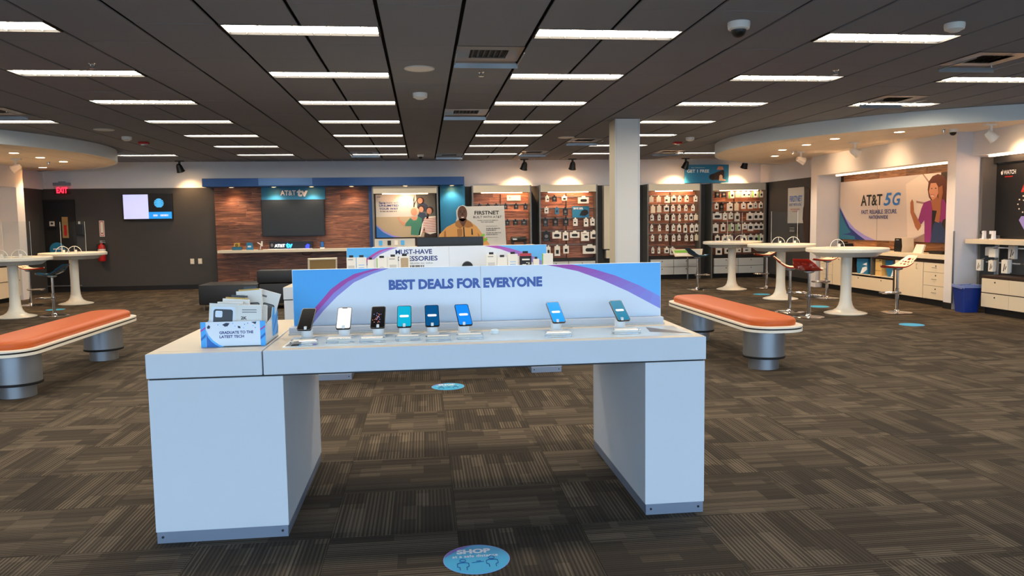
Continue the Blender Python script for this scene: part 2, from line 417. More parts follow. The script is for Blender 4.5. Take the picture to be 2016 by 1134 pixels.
for ci, (a, b, r) in enumerate(CLOUDS):
    sg = 1 if a > 0 else -1; xw = 9.1*sg
    da = math.acos((abs(a)-9.1)/r); base = PI if sg > 0 else 0
    arc = [(a+r*cos(base-da+2*da*k/60), b+r*sin(base-da+2*da*k/60)) for k in range(61)]
    root = struct(MB().prism(arc, 2.812, CE-.001, 0).build('ceiling_%s' % ('right' if sg > 0 else 'left'), ['ceiling_dark']), 'round dropped ceiling of cream tiles with a grey curved fascia')
    ring = arc; vs = []; fs = []
    for k, (x, y) in enumerate(ring):
        dx, dy = (x-a)/r, (y-b)/r
        for rr, z in ((r+.012, 2.79), (r+.012, CE-.002), (r-.02, CE-.002), (r-.02, 2.79)): vs.append((a+dx*rr, b+dy*rr, z))
    for k in range(len(ring)-1):
        for i in range(4): fs.append((k*4+i, k*4+(i+1) % 4, (k+1)*4+(i+1) % 4, (k+1)*4+i))
    MB().add(vs, fs).build('fascia', 'fascia', root, smooth=True)
    xs = int((xw-sg*0)/G)
    for i in range(-20, 20):
        for j in range(-8, 30):
            x0 = .1+G*i; x1 = x0+G; y0 = .3+G*j; y1 = y0+G
            if sg*x0 > 9.1 and sg*x1 > 9.1: continue
            e = .004
            x0c, x1c = (x0, min(x1, 9.1)) if sg > 0 else (max(x0, -9.1), x1)
            if x1c-x0c < .03: continue
            pl = clip_circle([(x0c+e, y0+e), (x1c-e, y0+e), (x1c-e, y1-e), (x0c+e, y1-e)], (a, b, r-.022))
            if len(pl) >= 3: MB().prism(pl, 2.80, 2.812).build('ceiling_tile', 'cloud_tile', root)

# ------------------------------------------------------------------ column
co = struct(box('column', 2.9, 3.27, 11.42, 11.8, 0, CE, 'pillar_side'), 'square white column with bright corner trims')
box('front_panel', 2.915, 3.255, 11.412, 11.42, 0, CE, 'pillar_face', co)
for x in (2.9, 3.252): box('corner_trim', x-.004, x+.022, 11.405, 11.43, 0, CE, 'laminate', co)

# ------------------------------------------------------------------ ceiling fixtures
ROWN = {r: w for r, w in zip(range(-4, 7), ['row by the shop windows', 'second row from the shop windows', 'row over the shop entrance', 'row before the front table', 'first full row', 'second row', 'third row', 'fourth row', 'fifth row', 'sixth row', 'row along the back wall'])}
CN = {-10: 'aisle over the door side', -6: 'aisle over the door-side bench', -2: 'aisle beside the round speaker grille', 2: 'aisle between vent and column', 6: 'aisle behind the column', 10: 'aisle beside the feature-wall bench', -14: 'outermost door-side aisle', 14: 'outermost aisle'}
bl = MB().box(-.0025, .0025, .012, .298, .004, .016).build('louver_blade', 'louver').data; bpy.data.objects.remove(bpy.data.objects['louver_blade'])
fr = MB()
for q in ((.009, 2*G-.009, .0, .008), (.009, 2*G-.009, .302, .31), (.009, .025, .008, .302), (2*G-.025, 2*G-.009, .008, .302)): fr.box(*q, -.003, .022)
frm = fr.build('frame', 'troffer_frame').data; bpy.data.objects.remove(bpy.data.objects['frame'])
wl_ = MB()
wl_.add([(.025, .008, .018), (2*G-.025, .008, .018), (2*G-.025, .302, .018), (.025, .302, .018)], [(0, 1, 2, 3)])
lens = wl_.build('diffuser', 'troffer_lens').data; bpy.data.objects.remove(bpy.data.objects['diffuser'])
rf = MB()
rf.box(.02, 2*G-.02, .006, .304, .02, .07)
rfm = rf.build('reflector', 'troffer_frame').data; bpy.data.objects.remove(bpy.data.objects['reflector'])
for k, r in lights:
    t = thing('ceiling_light', 'recessed fluorescent ceiling light, %s, %s' % (ROWN[r] or 'row above the shop door', CN[k]), 'ceiling light', (GX+G*k, GY+3*G*r, CE), 0, 'fluorescent ceiling lights')
    link('frame', frm, t); link('diffuser', lens, t); link('reflector', rfm, t)
    if 0 <= r <= 2:
        for q in range(1, 9): link('louver_blade', bl, t, (.025+(2*G-.05)*q/9, 0, 0))
VN = {(1, 1): 'ceiling air vent with chrome baffle above the front table', (1, 7): 'ceiling air vent with chrome baffle one aisle behind the round detector',
      (9, 1): 'ceiling air vent with clear baffle near the front of the feature-wall aisle', (10, 5): 'ceiling air vent next to the curved fascia',
      (1, 18): 'small far ceiling vent before the back wall in the centre aisle', (4, 17): 'far ceiling vent in front of the two black spotlights',
      (-2, 17): 'far ceiling vent above the wood plank wall', (-9, 7): 'ceiling vent at the edge over the door side', (5, 13): 'ceiling vent beside the column top',
      (9, 17): 'far ceiling vent before the blue accessory banner'}
for (i, j), lb in VN.items():
    t = thing('ceiling_vent', lb, 'vent', (GX+G*i+G/2, GY+G*j+G/2, CE), 0, 'ceiling air vents')
    f = MB(); q = .295; c_ = .17
    for a, b, c, d in ((-q, q, -q, -c_), (-q, q, c_, q), (-q, -c_, -c_, c_), (c_, q, -c_, c_)): f.box(a, b, c, d, -.004, .01)
    f.build('frame', 'vent_plate', t)
    box('duct', -.18, .18, -.18, .18, .012, .03, 'vent_dark', t)
    for n in range(7):
        MB().add([(-.15+.05*n, -.165, -.004), (-.15+.05*n+.02, -.165, .01), (-.15+.05*n+.02, .165, .01), (-.15+.05*n, .165, -.004)], [(0, 1, 2, 3)]).build('louver', 'vent_blade', t)
    MB().box(-.3, .3, .27, .276, -.075, -.03).box(-.3, -.29, -.25, .27, -.05, -.04).box(.29, .3, -.25, .27, -.05, -.04).build('baffle', 'brushed', t)
    for sx in (-.28, .28): MB().tube([(sx, .28, -.04), (sx, .28, 0)], .005, 6).build('hanger', 'chrome', t)
def ceiling_dome(x, y, z, s, label, dark=True, name='dome_camera', cat='camera'):
    t = thing(name, label, cat, (x, y, z))
    MB().lathe([(s*1.0, 0), (s*1.02, -s*.25), (s*.95, -s*.62), (s*.72, -s*.72)], 28).build('housing', 'white_plastic', t, True)
    if dark: MB().lathe([(s*.7, -s*.7), (s*.66, -s*.95), (s*.5, -s*1.22), (s*.25, -s*1.36), (0, -s*1.4)], 24).build('dome', 'black_plastic', t, True)
    else: MB().lathe([(s*.7, -s*.72), (s*.5, -s*.86), (0, -s*.9)], 24).build('cap', 'white_plastic', t, True)
    return t
ceiling_dome(2.47, 5.86, CE, .085, 'white dome security camera hanging near the front of the ceiling')
ceiling_dome(-.02, 17.3, CE, .07, 'small dome security camera far back in the centre aisle')
ceiling_dome(8.02, 10.95, 2.8, .07, 'small dome security camera under the round drop ceiling')
ceiling_dome(4.23, 5.8, CE, .075, 'white round smoke detector beside the first light row', False, 'smoke_detector', 'smoke detector')
ceiling_dome(0, 9.2, CE, .085, 'cream round detector behind the flat speaker grille', False, 'smoke_detector', 'smoke detector')
ceiling_dome(-4.91, 13.7, CE, .08, 'white detector beside the red alarm on the door side', False, 'smoke_detector', 'smoke detector')
ceiling_dome(4.96, 13.95, CE, .08, 'white detector beside the red alarm near the column', False, 'smoke_detector', 'smoke detector')
for x, y, lb in ((0, 7.75, 'flat round ceiling speaker grille in the centre aisle'), (-4.88, 12.7, 'flat round speaker grille in front of the door-side detector'), (2.62, 13.9, 'flat round speaker grille beside the column top')):
    t = thing('ceiling_speaker', lb, 'speaker', (x, y, CE)); MB().lathe([(.135, 0), (.135, -.008), (.12, -.012), (0, -.012)], 32).build('grille', 'white_plastic', t, True)
    MB().lathe([(.15, 0), (.148, -.009), (.136, -.009)], 32, caps=False).build('rim', 'apron_grey', t, True)
def sprinkler(x, y, z, lb):
    t = thing('sprinkler_head', lb, 'sprinkler', (x, y, z)); MB().lathe([(.035, 0), (.03, -.008), (.01, -.01), (.008, -.045)], 14).build('escutcheon', 'chrome', t, True)
    MB().lathe([(.028, -.045), (.028, -.048)], 10).build('deflector', 'chrome', t); MB().tube([(-.016, 0, -.01), (-.02, 0, -.03), (0, 0, -.046), (.02, 0, -.03), (.016, 0, -.01)], .003, 5).build('frame_arm', 'chrome', t)
for q in ((-3.01, 7.66, CE, 'chrome sprinkler head over the door-side bench'), (4.28, 7.66, CE, 'chrome sprinkler head behind the white smoke detector'), (.62, 7.9, CE, 'chrome sprinkler head behind the near air vent'), (7.9, 11.0, 2.8, 'sprinkler head under the round drop ceiling'), (7.3, 14.6, 2.8, 'dark sprinkler head far under the round drop ceiling'), (-7.3, 16.2, 2.8, 'sprinkler head under the door-side drop ceiling')): sprinkler(*q)
for x, y, lb in ((-4.91, 14.5, 'red ceiling fire alarm strobe on the door side'), (4.99, 14.75, 'red ceiling fire alarm strobe near the column')):
    t = thing('alarm_strobe', lb, 'alarm', (x, y, CE)); MB().box(-.08, .08, -.06, .06, -.045, 0, 0, .01).build('body', 'red_paint', t); box('strobe_lens', -.03, .03, -.062, -.05, -.07, -.045, 'white_plastic', t)

def spot_head(name, loc, target, mat, lb, grp, watt, drop=.16, s=1.0, ang=62, col=(1, .58, .26)):
    t = thing(name, lb, 'spotlight', loc, 0, grp)
    box('canopy_plate', -.07*s, .07*s, -.025*s, .025*s, -.022, 0, mat, t); box('stem', -.016*s, .016*s, -.03*s, -.01*s, -drop, -.02, mat, t)
    d = (Vector(target)-(Vector(loc)+Vector((0, 0, -drop)))).normalized(); e = d.to_track_quat('-Z', 'Y').to_euler()
    MB().lathe([(.0, .075*s), (.03*s, .07*s), (.045*s, .04*s), (.06*s, -.05*s), (.068*s, -.06*s), (.06*s, -.062*s), (.045*s, -.03*s)], 20).build('head', mat, t, True, (0, -.02*s, -drop), rot=e)
    MB().lathe([(.0, -.034*s), (.044*s, -.034*s)], 16).build('bulb', 'lamp_glow', t, False, (0, -.02*s, -drop), rot=e)
    if watt: lamp('bulb_light', 'SPOT', Vector(loc)+Vector((0, -.02*s, -drop))+d*.09*s, watt, col, t, .03, ang, target, .9)
    return t
for x, y, lb, tx in ((-5.55, 18.66, 'black track spotlight above the wall screen', -5.4), (2.47, 18.66, 'black track spotlight above the firefighter bay', 2.3), (3.66, 18.66, 'black track spotlight above the bay with the sale card', 3.62),
                 (6.52, 18.66, 'black track spotlight overlapping the blue banner', 6.3), (8.05, 18.66, 'black track spotlight near the corner beside the blue banner', 7.95)):
    spot_head('track_spotlight', (x, y, CE), (tx, 19.1, 1.9), 'black_plastic', lb, 'black track spotlights', TRACK*(.4 if x < 0 else 1), .17, 1.4, 100)
for x, y, lb, tg in ((7.45, 14.6, 'white spotlight at the far end of the mural', (8.7, 14.6, 2.2)), (7.55, 12.85, 'white spotlight over the middle of the mural', (8.75, 12.85, 2.0)), (8.15, 10.35, 'white spotlight above the black watch poster', (8.98, 10.2, 1.9)), (-7.5, 15.4, 'white spotlight under the door-side drop ceiling', (-8.9, 15.2, 1.9))):
    spot_head('ceiling_spotlight', (x, y, 2.8), tg, 'white_plastic', lb, 'white ceiling spotlights', TRACK*.2, .17, 1.2, 100, (1, .66, .36))
for n, (x, y, lb) in enumerate(((6.86, 12.26, 'second recessed downlight from the near edge of the mural cloud'), (6.88, 13.26, 'third recessed downlight along the mural cloud'), (6.9, 14.23, 'fourth recessed downlight along the mural cloud'), (7.4, 15.6, 'downlight at the far end of the mural cloud'), (7.38, 11.3, 'dim downlight at the near edge of the mural cloud'),
                 (-6.97, 14.25, 'first recessed downlight of the door-side cloud'), (-6.97, 15.17, 'second recessed downlight of the door-side cloud'), (-6.98, 16.11, 'third recessed downlight of the door-side cloud'), (-8.05, 17.6, 'downlight nearest the dark corner of the door-side cloud'))):
    t = thing('recessed_downlight', lb, 'downlight', (x, y, 2.8), 0, 'recessed downlights')
    MB().lathe([(.075, 0), (.095, -.001), (.095, -.006), (.074, -.006)], 24, caps=False).build('trim_ring', 'white_plastic', t, True); MB().lathe([(0, -.003), (.073, -.003)], 20).build('lens', 'lamp_glow', t)
    lamp('bulb_light', 'SPOT', (x, y, 2.785), DOWNLIGHT, (1, .72, .44), t, .05, 120, (x, y, 0))

# ------------------------------------------------------------------ wall planks
unit = MB().box(-.5, .5, -.5, .5, -.5, .5).build('plank', 'walnut_planks').data; bpy.data.objects.remove(bpy.data.objects['plank'])
unit2 = unit.copy(); unit2.materials.clear(); unit2.materials.append(MATS['oak_planks'])
unit3 = unit.copy(); unit3.materials.clear(); unit3.materials.append(MATS['cherry_planks'])
def planks(parent, x0, x1, z0, z1, y, hts, lens_, axis='x', me=unit, th=.02):
    z = z0; n = 0
    while z < z1-.01:
        hh = random.choice(hts); hh = hh if z+hh < z1-.05 else z1-z
        x = x0; f_ = True
        while x < x1-.01:
            ln = random.uniform(*lens_)*(random.uniform(.3, 1) if f_ else 1); f_ = False
            if x+ln > x1-.25: ln = x1-x
            d = random.uniform(0, .006)
            o = link('plank', me, parent, (x+ln/2, y-d, z+hh/2) if axis == 'x' else (y-d, x+ln/2, z+hh/2)); o.scale = (ln-.003, th, hh-.003) if axis == 'x' else (th, ln-.003, hh-.003)
            x += ln
        z += hh
fwall = struct(box('wall_feature', -4.9, -1.28, 19.0, 19.09, 0, 2.40, 'dark_brown'), 'walnut plank wall behind the wall-mounted television')
planks(fwall, -4.9, -1.28, 0, 2.40, 18.99, (.11, .13, .16, .2), (.9, 1.9))

# ------------------------------------------------------------------ blue canopy, television wall
t = thing('display_canopy', 'long blue canopy box over the plank wall and family poster', 'canopy', (-2, 18.8, 2.4))
box('canopy_body', -3.03, 3.0, -.32, .27, .0, .19, 'canopy_blue', t, .004); box('centre_panel', -1.77, -.55, -.326, -.32, .02, .188, 'canopy_mid', t)
for x in (-4.43, -3.47, -2.6, -1.67, -.4, .71):
    MB().lathe([(.06, 0), (.06, -.012), (.045, -.014)], 20, caps=False).build('downlight_ring', 'white_plastic', t, True, (x+2, -.1, 0)); MB().lathe([(0, -.008), (.044, -.008)], 16).build('downlight_lens', 'lamp_glow', t, False, (x+2, -.1, 0))
    lamp('canopy_bulb', 'SPOT', (x, 18.7, 2.36), 13, (1, .78, .55), t, .04, 110, (x, 18.85, 0))
t = thing('wall_sign', 'blue sign panel with white lettering above the large television', 'sign', (-3.06, 18.93, 2.1))
box('panel', -.74, .74, -.02, .04, 0, .3, 'teal_paint', t); text('AT&T', -.3, .06, .1, .22, t, 'print_white', -.026, .02); text('tv', .08, .34, .07, .25, t, 'print_white', -.026, .05)
t = thing('television', 'large black wall-mounted television on the plank wall', 'television', (-3.08, 18.9, 1.23))
box('cabinet', -.735, .735, -.03, .06, 0, .87, 'black_plastic', t, .006); box('screen', -.71, .71, -.034, -.03, .03, .845, 'screen_off', t)
t = thing('wall_shelf', 'long cream wall shelf under the large television', 'shelf', (-3.1, 18.75, .86))
box('board', -1.68, 1.7, -.2, .22, 0, .065, 'cream', t, .004)
MB().tube([(.2, .05, 0), (.22, .03, -.06), (.3, .02, -.09), (.42, .03, -.05), (.44, .05, 0)], .008, 6).build('hanging_cable', 'black_plastic', t)
zs = .926
t = thing('light_box_sign', 'black illuminated light box with glowing letters on the shelf', 'sign', (-3.13, 18.78, zs)); box('housing', -.5, .5, -.05, .05, 0, .185, 'black_plastic', t, .006)
M('glow_white', (255, 255, 255), .5, emit=1.6); M('glow_blue', (40, 150, 255), .5, emit=1.5); M('glow_violet', (40, 50, 255), .5, emit=1.2)
text('AT&T', -.38, -.14, .05, .12, t, 'glow_white', -.054, .03); text('tv', -.12, .04, .03, .15, t, 'glow_blue', -.054, .06)
MB().flat(ell(-.44, .1, .03, .04, 14), -.054).build('round_emblem', 'print_grey', t); MB().flat([(.34, .02), (.42, .02), (.43, .1), (.38, .12), (.33, .07)], -.054).build('violet_mark', 'glow_violet', t); box('light_ledge', -.52, .5, -.14, -.05, 0, .012, 'print_white', t)
t = thing('gadget_box', 'teal box with gold cube on top at the end of the shelf', 'box', (-4.36, 18.7, zs)); box('base', -.11, .11, -.07, .07, 0, .075, 'stool_blue_lt', t, .012); box('gold_cube', -.06, .06, -.05, .05, .075, .165, 'gold', t, .008); MB().lathe([(.03, 0), (.03, -.012), (.02, -.012)], 16, 0, 0, -.05, .12, 'y', caps=False).build('ring', 'print_black', t)
t = thing('tent_card', 'small blue folded tent card on the shelf', 'card', (-4.07, 18.7, zs)); MB().prism([(-.08, 0), (.08, 0), (.05, .17), (-.07, .17)], -.03, .03, 0, 'xz').build('card', 'teal_paint', t); bars(-.045, .035, .06, .1, t, 'print_white', -.034)
t = thing('cable_stand', 'little white desk stand with angled arms on the shelf', 'stand', (-3.84, 18.72, zs)); box('foot', -.05, .05, -.03, .03, 0, .01, 'black_plastic', t); MB().tube([(0, 0, .01), (.02, 0, .12), (.05, 0, .2)], .01, 6).build('arm', 'white_plastic', t); MB().tube([(.02, 0, .12), (-.06, 0, .17)], .012, 6).build('arm', 'white_plastic', t); box('plate', .03, .06, -.02, .0, .08, .2, 'white_plastic', t)
tag(box('paper_sheet', -3.72, -3.5, 18.58, 18.72, zs, zs+.006, 'paper'), 'flat cream booklet lying on the shelf', 'booklet')
t = thing('phone_stand', 'small dark phone on a clear stand beside the light box', 'phone stand', (-2.4, 18.72, zs)); box('base', -.05, .05, -.04, .04, 0, .03, 'acrylic_edge', t); box('phone', -.045, .045, -.02, -.008, .03, .17, 'black_plastic', t); MB().flat(rrect(-.035, .035, .045, .16, .006), -.021).build('screen', 'blue_deep', t)

# ------------------------------------------------------------------ wall screen, door, exit sign and wall fittings
t = thing('wall_screen', 'lit wall screen with lavender panel and round blue logo', 'screen', (-6.43, 19.0, 1.67))
box('cabinet', -.56, .56, 0, .07, 0, .61, 'black_plastic', t, .005)
M('screen_lav', (196, 200, 246), .4, emit=.34); M('screen_black', (14, 16, 20), .3, emit=.1); M('screen_blue', (30, 140, 226), .4, emit=.36); M('logo_blue', (70, 170, 236), .4, emit=.4)
MB().flat([(-.54, .02), (.02, .02), (.02, .59), (-.54, .59)], -.002).build('screen', 'screen_lav', t); MB().flat([(.02, .18), (.54, .18), (.54, .59), (.02, .59)], -.002).build('screen', 'screen_black', t); MB().flat([(.02, .02), (.54, .02), (.54, .18), (.02, .18)], -.002).build('screen', 'screen_blue', t)
cx, cz, rr = .26, .385, .11
gl = MB()
for q in range(6):                                     # striped globe emblem
    z1 = cz+rr-rr*2*(q+.08)/6; z0 = cz+rr-rr*2*(q+.72)/6; pts = []
    w0 = math.sqrt(max(0, rr*rr-(z0-cz)**2)); w1 = math.sqrt(max(0, rr*rr-(z1-cz)**2)); sag = .022
    top = [(cx-w1+2*w1*k/8, z1-sag*(1-(2*k/8-1)**2)*(.6 if q else 0)) for k in range(9)]; bot = [(cx-w0+2*w0*k/8, z0-sag*(1-(2*k/8-1)**2)*(1 if q < 5 else 0)) for k in range(9)]
    gl.flat(top+bot[::-1], -.003)
gl.build('globe_logo', 'logo_blue', t); bars(.12, .22, .075, .12, t, 'screen_lav', -.003); bars(.28, .46, .075, .12, t, 'screen_lav', -.003)
d = struct(MB().box(-9.0, -8.13, 19.045, 19.074, .01, 2.1).build('door_1', 'near_black'), 'dark door set in the dark back wall')
MB().box(-9.06, -9.0, 19.03, 19.075, 0, 2.16).box(-8.13, -8.07, 19.03, 19.075, 0, 2.16).box(-9.0, -8.13, 19.03, 19.075, 2.1, 2.16).build('door_frame', 'base_black', d); box('kick_bar', -8.97, -8.0, 19.015, 19.03, .14, .16, 'brushed', d)
MB().tube([(-8.2, 19.03, .98), (-8.2, 18.99, .98), (-8.32, 18.99, .98)], .012, 8).build('door_handle', 'brushed', d)
t = thing('exit_sign', 'red glowing exit sign under a dark bracket on the wall', 'exit sign', (-8.31, 19.02, 2.28)); box('canopy_bar', -.18, .18, -.04, .055, .2, .27, 'plinth', t); box('mount', -.06, .06, -.03, .06, .26, .3, 'plinth', t)
box('clear_panel', -.17, .17, -.006, .006, 0, .2, 'acrylic', t); text('EXIT', -.12, .12, .03, .16, t, 'emit_red', -.01, .035)
t = thing('tan_notice', 'narrow tan notice board taped to the dark door', 'sign', (-8.3, 19.02, 1.27)); box('board', -.06, .07, 0, .012, 0, .49, 'tan_fabric', t); MB().flat(rrect(-.025, .04, .05, .3, .01), -.001).build('printed_bottle', 'red_paint', t)
t = thing('badge_notice', 'small grey notice with dark ledge on the dark wall', 'sign', (-8.58, 19.02, 1.52)); box('plate', -.055, .055, 0, .01, .03, .14, 'paper_grey', t); box('ledge', -.1, .1, -.05, .01, 0, .03, 'near_black', t); MB().flat(ell(0, .09, .03, .025, 10), -.001).build('mark', 'print_black', t)
t = thing('wall_dispenser', 'black wall box with small white light beside the tan notice', 'dispenser', (-7.97, 19.0, 1.33)); box('box', -.09, .09, 0, .075, 0, .26, 'black_plastic', t, .02); box('indicator', -.03, .0, .02, .06, .26, .32, 'white_plastic', t)
t = thing('round_wall_sticker', 'round blue sticker low on the dark door', 'sticker', (-8.5, 19.03, 1.0)); MB().lathe([(.17, -.003), (.17, .003)], 32, 0, 0, 0, 0, 'y').build('disc', 'teal_paint', t); bars(-.09, .09, 0, .03, t, 'print_white', -.005)
t = thing('extinguisher_sign', 'white and red arrow sign above the fire extinguisher', 'sign', (-7.5, 19.06, 1.29)); box('plate', -.055, .055, 0, .008, 0, .37, 'paper', t); MB().flat(rrect(-.042, .042, .015, .355, .005), -.001).flat(rrect(-.03, .03, .03, .34, .004), -.002, 1).flat([(-.025, .09), (0, .04), (.025, .09)], -.003).build('arrow_print', ['red_paint', 'paper'], t)
t = thing('fire_extinguisher', 'red fire extinguisher hung on the dark wall', 'fire extinguisher', (-7.5, 18.98, .71))
MB().lathe([(.0, 0), (.075, .005), (.082, .03), (.082, .33), (.06, .385), (.025, .4), (.022, .43)], 24).build('cylinder', 'red_paint', t, True); MB().lathe([(.084, .2), (.084, .29)], 24, caps=False).build('label_band', 'paper', t, True)
MB().box(-.02, .09, -.012, .012, .43, .45).box(-.02, .08, -.012, .012, .47, .485).box(-.025, .02, -.015, .015, .42, .49).build('lever', 'brushed', t); MB().tube([(-.02, 0, .44), (-.09, -.02, .4), (-.095, -.03, .25), (-.09, -.03, .12)], .012, 8).build('hose', 'black_plastic', t); box('bracket', -.03, .03, .06, .1, .2, .45, 'near_black', t)
for n, x in enumerate((-5.5, -5.32)):
    t = thing('wall_outlet', ('cream wall outlet nearer the screen' if n == 0 else 'cream wall outlet nearer the plank wall'), 'outlet', (x, 19.065, .6)); box('plate', -.045, .045, 0, .01, 0, .13, 'cream', t, .003)
    for z in (.025, .075): MB().flat(rrect(-.018, .018, z, z+.03, .004), -.001).build('socket', 'paper', t)

# ------------------------------------------------------------------ wall bays
def bay(x0, x1, lb, rails=(), top=2.38, wood=True, drawers=True, zb=.58):
    t = thing('display_bay', lb, 'display bay', ((x0+x1)/2, 18.62, 0)); w = (x1-x0)/2
    for s in (-1, 1): MB().box(s*w-(.035 if s < 0 else -.0) if s < 0 else w-.0, s*w+.0 if s < 0 else w+.035, 0, .42, 0, top).build('side_post', 'bay_metal', t)
    box('back_panel', -w, w, .36, .42, .1, top, 'dark_brown', t)
    box('valance', -w, w, .0, .04, top-.17, top, 'cream', t); box('light_strip', -w*.72, w*.72, .01, .05, top-.185, top-.17, 'strip_glow', t)
    if wood: planks(t, -w, w, zb, top-.17, .345, (.12, .15, .18), (.5, 1.2), 'x', unit3)
    for z in rails:
        box('rail', -w, w, .31, .33, z, z+.022, 'bay_metal', t)
    if wood: box('upright_slot', -.012, .012, .315, .334, zb, top-.2, 'dark_brown', t)
    if drawers:
        box('base_shadow', -w, w, .08, .36, .1, zb, 'near_black', t)
        for a, b in ((-w+.06, -.006), (.006, w-.02)):
            for z in (.12, .315):
                dr = box('drawer', a, b, .02, .08, z, z+.185, 'apron_grey', t, .003); MB().lathe([(.012, 0), (.012, -.01), (0, -.01)], 10, 0, (a+b)/2, .02, z+.14, 'y').build('lock', 'print_black', dr)
        box('toe_kick', -w, w, .12, .36, 0, .1, 'base_black', t)
    return t
bay(-1.16, .34, 'bay framing the family poster beside the plank wall', wood=False, drawers=False)
bay(1.22, 2.6, 'accessory bay behind the firefighter cutout', (1.92, 1.53), drawers=False, zb=.9)
bay(2.86, 4.24, 'accessory bay with a blue sale card between cutout and column', (2.09, 1.81, 1.56, 1.24, .9))
bay(5.57, 6.88, 'accessory bay just past the column', (2.09, 1.86, 1.63, 1.38, 1.12, .81))
bay(7.22, 8.6, 'accessory bay in the back corner', (2.2, 1.91, 1.67, 1.4, 1.1, .78))
tag(box('blue_wall_panel', .42, 1.03, 18.86, 19.07, .9, 2.4, 'teal_paint', None, .004), 'tall blue panel between the family poster and firefighter bay', 'panel')
tag(box('blue_wall_panel', -1.28, -1.2, 18.75, 19.0, 0, 2.4, 'canopy_blue', None, .004), 'narrow dark blue panel edge beside the plank wall', 'panel')
t = thing('wall_cabinet_panel', 'tall cream hanging panel partly hidden by the column', 'panel', (4.58, 18.8, .0)); box('panel', -.1, .12, 0, .2, .78, 2.36, 'cream', t, .01); box('lower_box', -.04, .12, .03, .2, .55, .76, 'cream', t, .006)

PK = {'w': ('white cable pack', 'paper'), 'k': ('black case pack', 'black_plastic'), 'b': ('blue pack', 'stool_blue_lt'), 's': ('wide white speaker box', 'paper'), 'd': ('white pack with black window', 'paper'), 'g': ('green-edged white pack', 'paper'), 'o': ('plain cream pack', 'cream')}
RAIL = ['top', 'second', 'third', 'fourth', 'fifth', 'bottom']
def product(x, z, w, h_, kind, lb, grp, y=18.72):
    t = thing('accessory_pack', lb, 'accessory', (x, y, z-h_/2), random.uniform(-.12, .12), grp); a = w/2; m = MB()
    dp = .03 if kind in 'wkdo' else .07
    m.box(-a, a, 0, dp, 0, h_, 0); m.prism([(-a*.4, h_), (a*.4, h_), (a*.3, h_+.035), (-a*.3, h_+.035)], .008, .012, 0, 'xz'); y = -.002
    m1 = PK[kind][1]; mats = [m1, 'print_black', 'print_grey', 'green_print', 'red_paint']
    if kind == 'w': m.flat(ell(random.uniform(-.2, .2)*w, h_*.45, w*.24, h_*.14, 10), y, 1); m.flat([(-a*.7, h_*.8), (a*.3, h_*.8), (a*.3, h_*.86), (-a*.7, h_*.86)], y, 2)
    elif kind == 'k': m.flat([(-a*.6, h_*.1), (a*.6, h_*.1), (a*.6, h_*.16), (-a*.6, h_*.16)], y, 2); m.flat(ell(0, h_*.55, a*.5, h_*.2, 10), y, 2)
    elif kind == 's': m.flat(rrect(-a*.62, a*.62, h_*.26, h_*.7, min(a*.3, h_*.2)), y, 1)
    elif kind == 'd': m.flat(rrect(-a*.5, a*.5, h_*.22, h_*.62, .008), y, 1)
    elif kind == 'g': m.flat([(-a, 0), (-a*.5, 0), (-a*.5, h_), (-a, h_)], y, 3); m.flat(ell(a*.25, h_*.45, a*.4, h_*.2, 10), y, 1)
    elif kind == 'b': m.flat(ell(0, h_*.5, a*.4, h_*.2, 10), y, 1)
    m.build('pack', mats, t); MB().tube([(0, .012, h_+.02), (0, .22, h_+.05)], .005, 5).build('hook', 'chrome', t)
def bay_products(rows, bayname, ref, grp):
    for ri, row in enumerate(rows):
        for ci, (x, z, w, h_, k) in enumerate(row):
            rn = RAIL[ri] if ri < len(rows)-1 else 'bottom'
            product(x, z, w, h_, k, '%s, %s %s on %s rail, %s' % (PK[k][0], ORD[ci], ref, rn, bayname), grp)
bay_products([[(1.37, 1.87, .08, .11, 'k'), (1.58, 1.87, .09, .11, 'k'), (1.78, 1.87, .1, .1, 'k'), (2.01, 1.86, .09, .12, 'k'), (2.27, 1.86, .1, .12, 'k'), (2.5, 1.85, .1, .13, 'k')],
              [(2.05, 1.47, .1, .12, 'k'), (2.25, 1.47, .11, .12, 'k'), (2.46, 1.47, .14, .12, 'k')]], 'firefighter bay', 'from the blue panel', 'packs in the firefighter bay')
bay_products([[(3.04, 2.04, .09, .13, 'w'), (3.22, 2.04, .11, .13, 'k'), (3.47, 2.05, .13, .1, 'd'), (3.95, 2.0, .26, .15, 's')], [(3.02, 1.76, .1, .14, 'w'), (3.28, 1.74, .1, .15, 'b'), (3.49, 1.72, .12, .17, 'k')],
              [(2.99, 1.47, .12, .18, 'k'), (3.24, 1.47, .13, .18, 'k'), (3.5, 1.47, .13, .18, 'k'), (3.74, 1.46, .11, .17, 'w'), (4.01, 1.45, .11, .19, 'w'), (4.17, 1.46, .11, .17, 'w')],
              [(3.01, 1.12, .18, .22, 'k'), (3.27, 1.15, .22, .16, 's'), (3.49, 1.12, .14, .2, 'd'), (3.72, 1.15, .24, .14, 's'), (3.98, 1.11, .2, .22, 'w'), (4.2, 1.14, .17, .18, 'd')],
              [(3.06, .77, .1, .2, 'd'), (3.28, .76, .14, .24, 'd'), (3.5, .79, .14, .19, 'd'), (4.1, .78, .35, .2, 's')]], 'sale-card bay', 'from the cutout', 'packs in the sale-card bay')
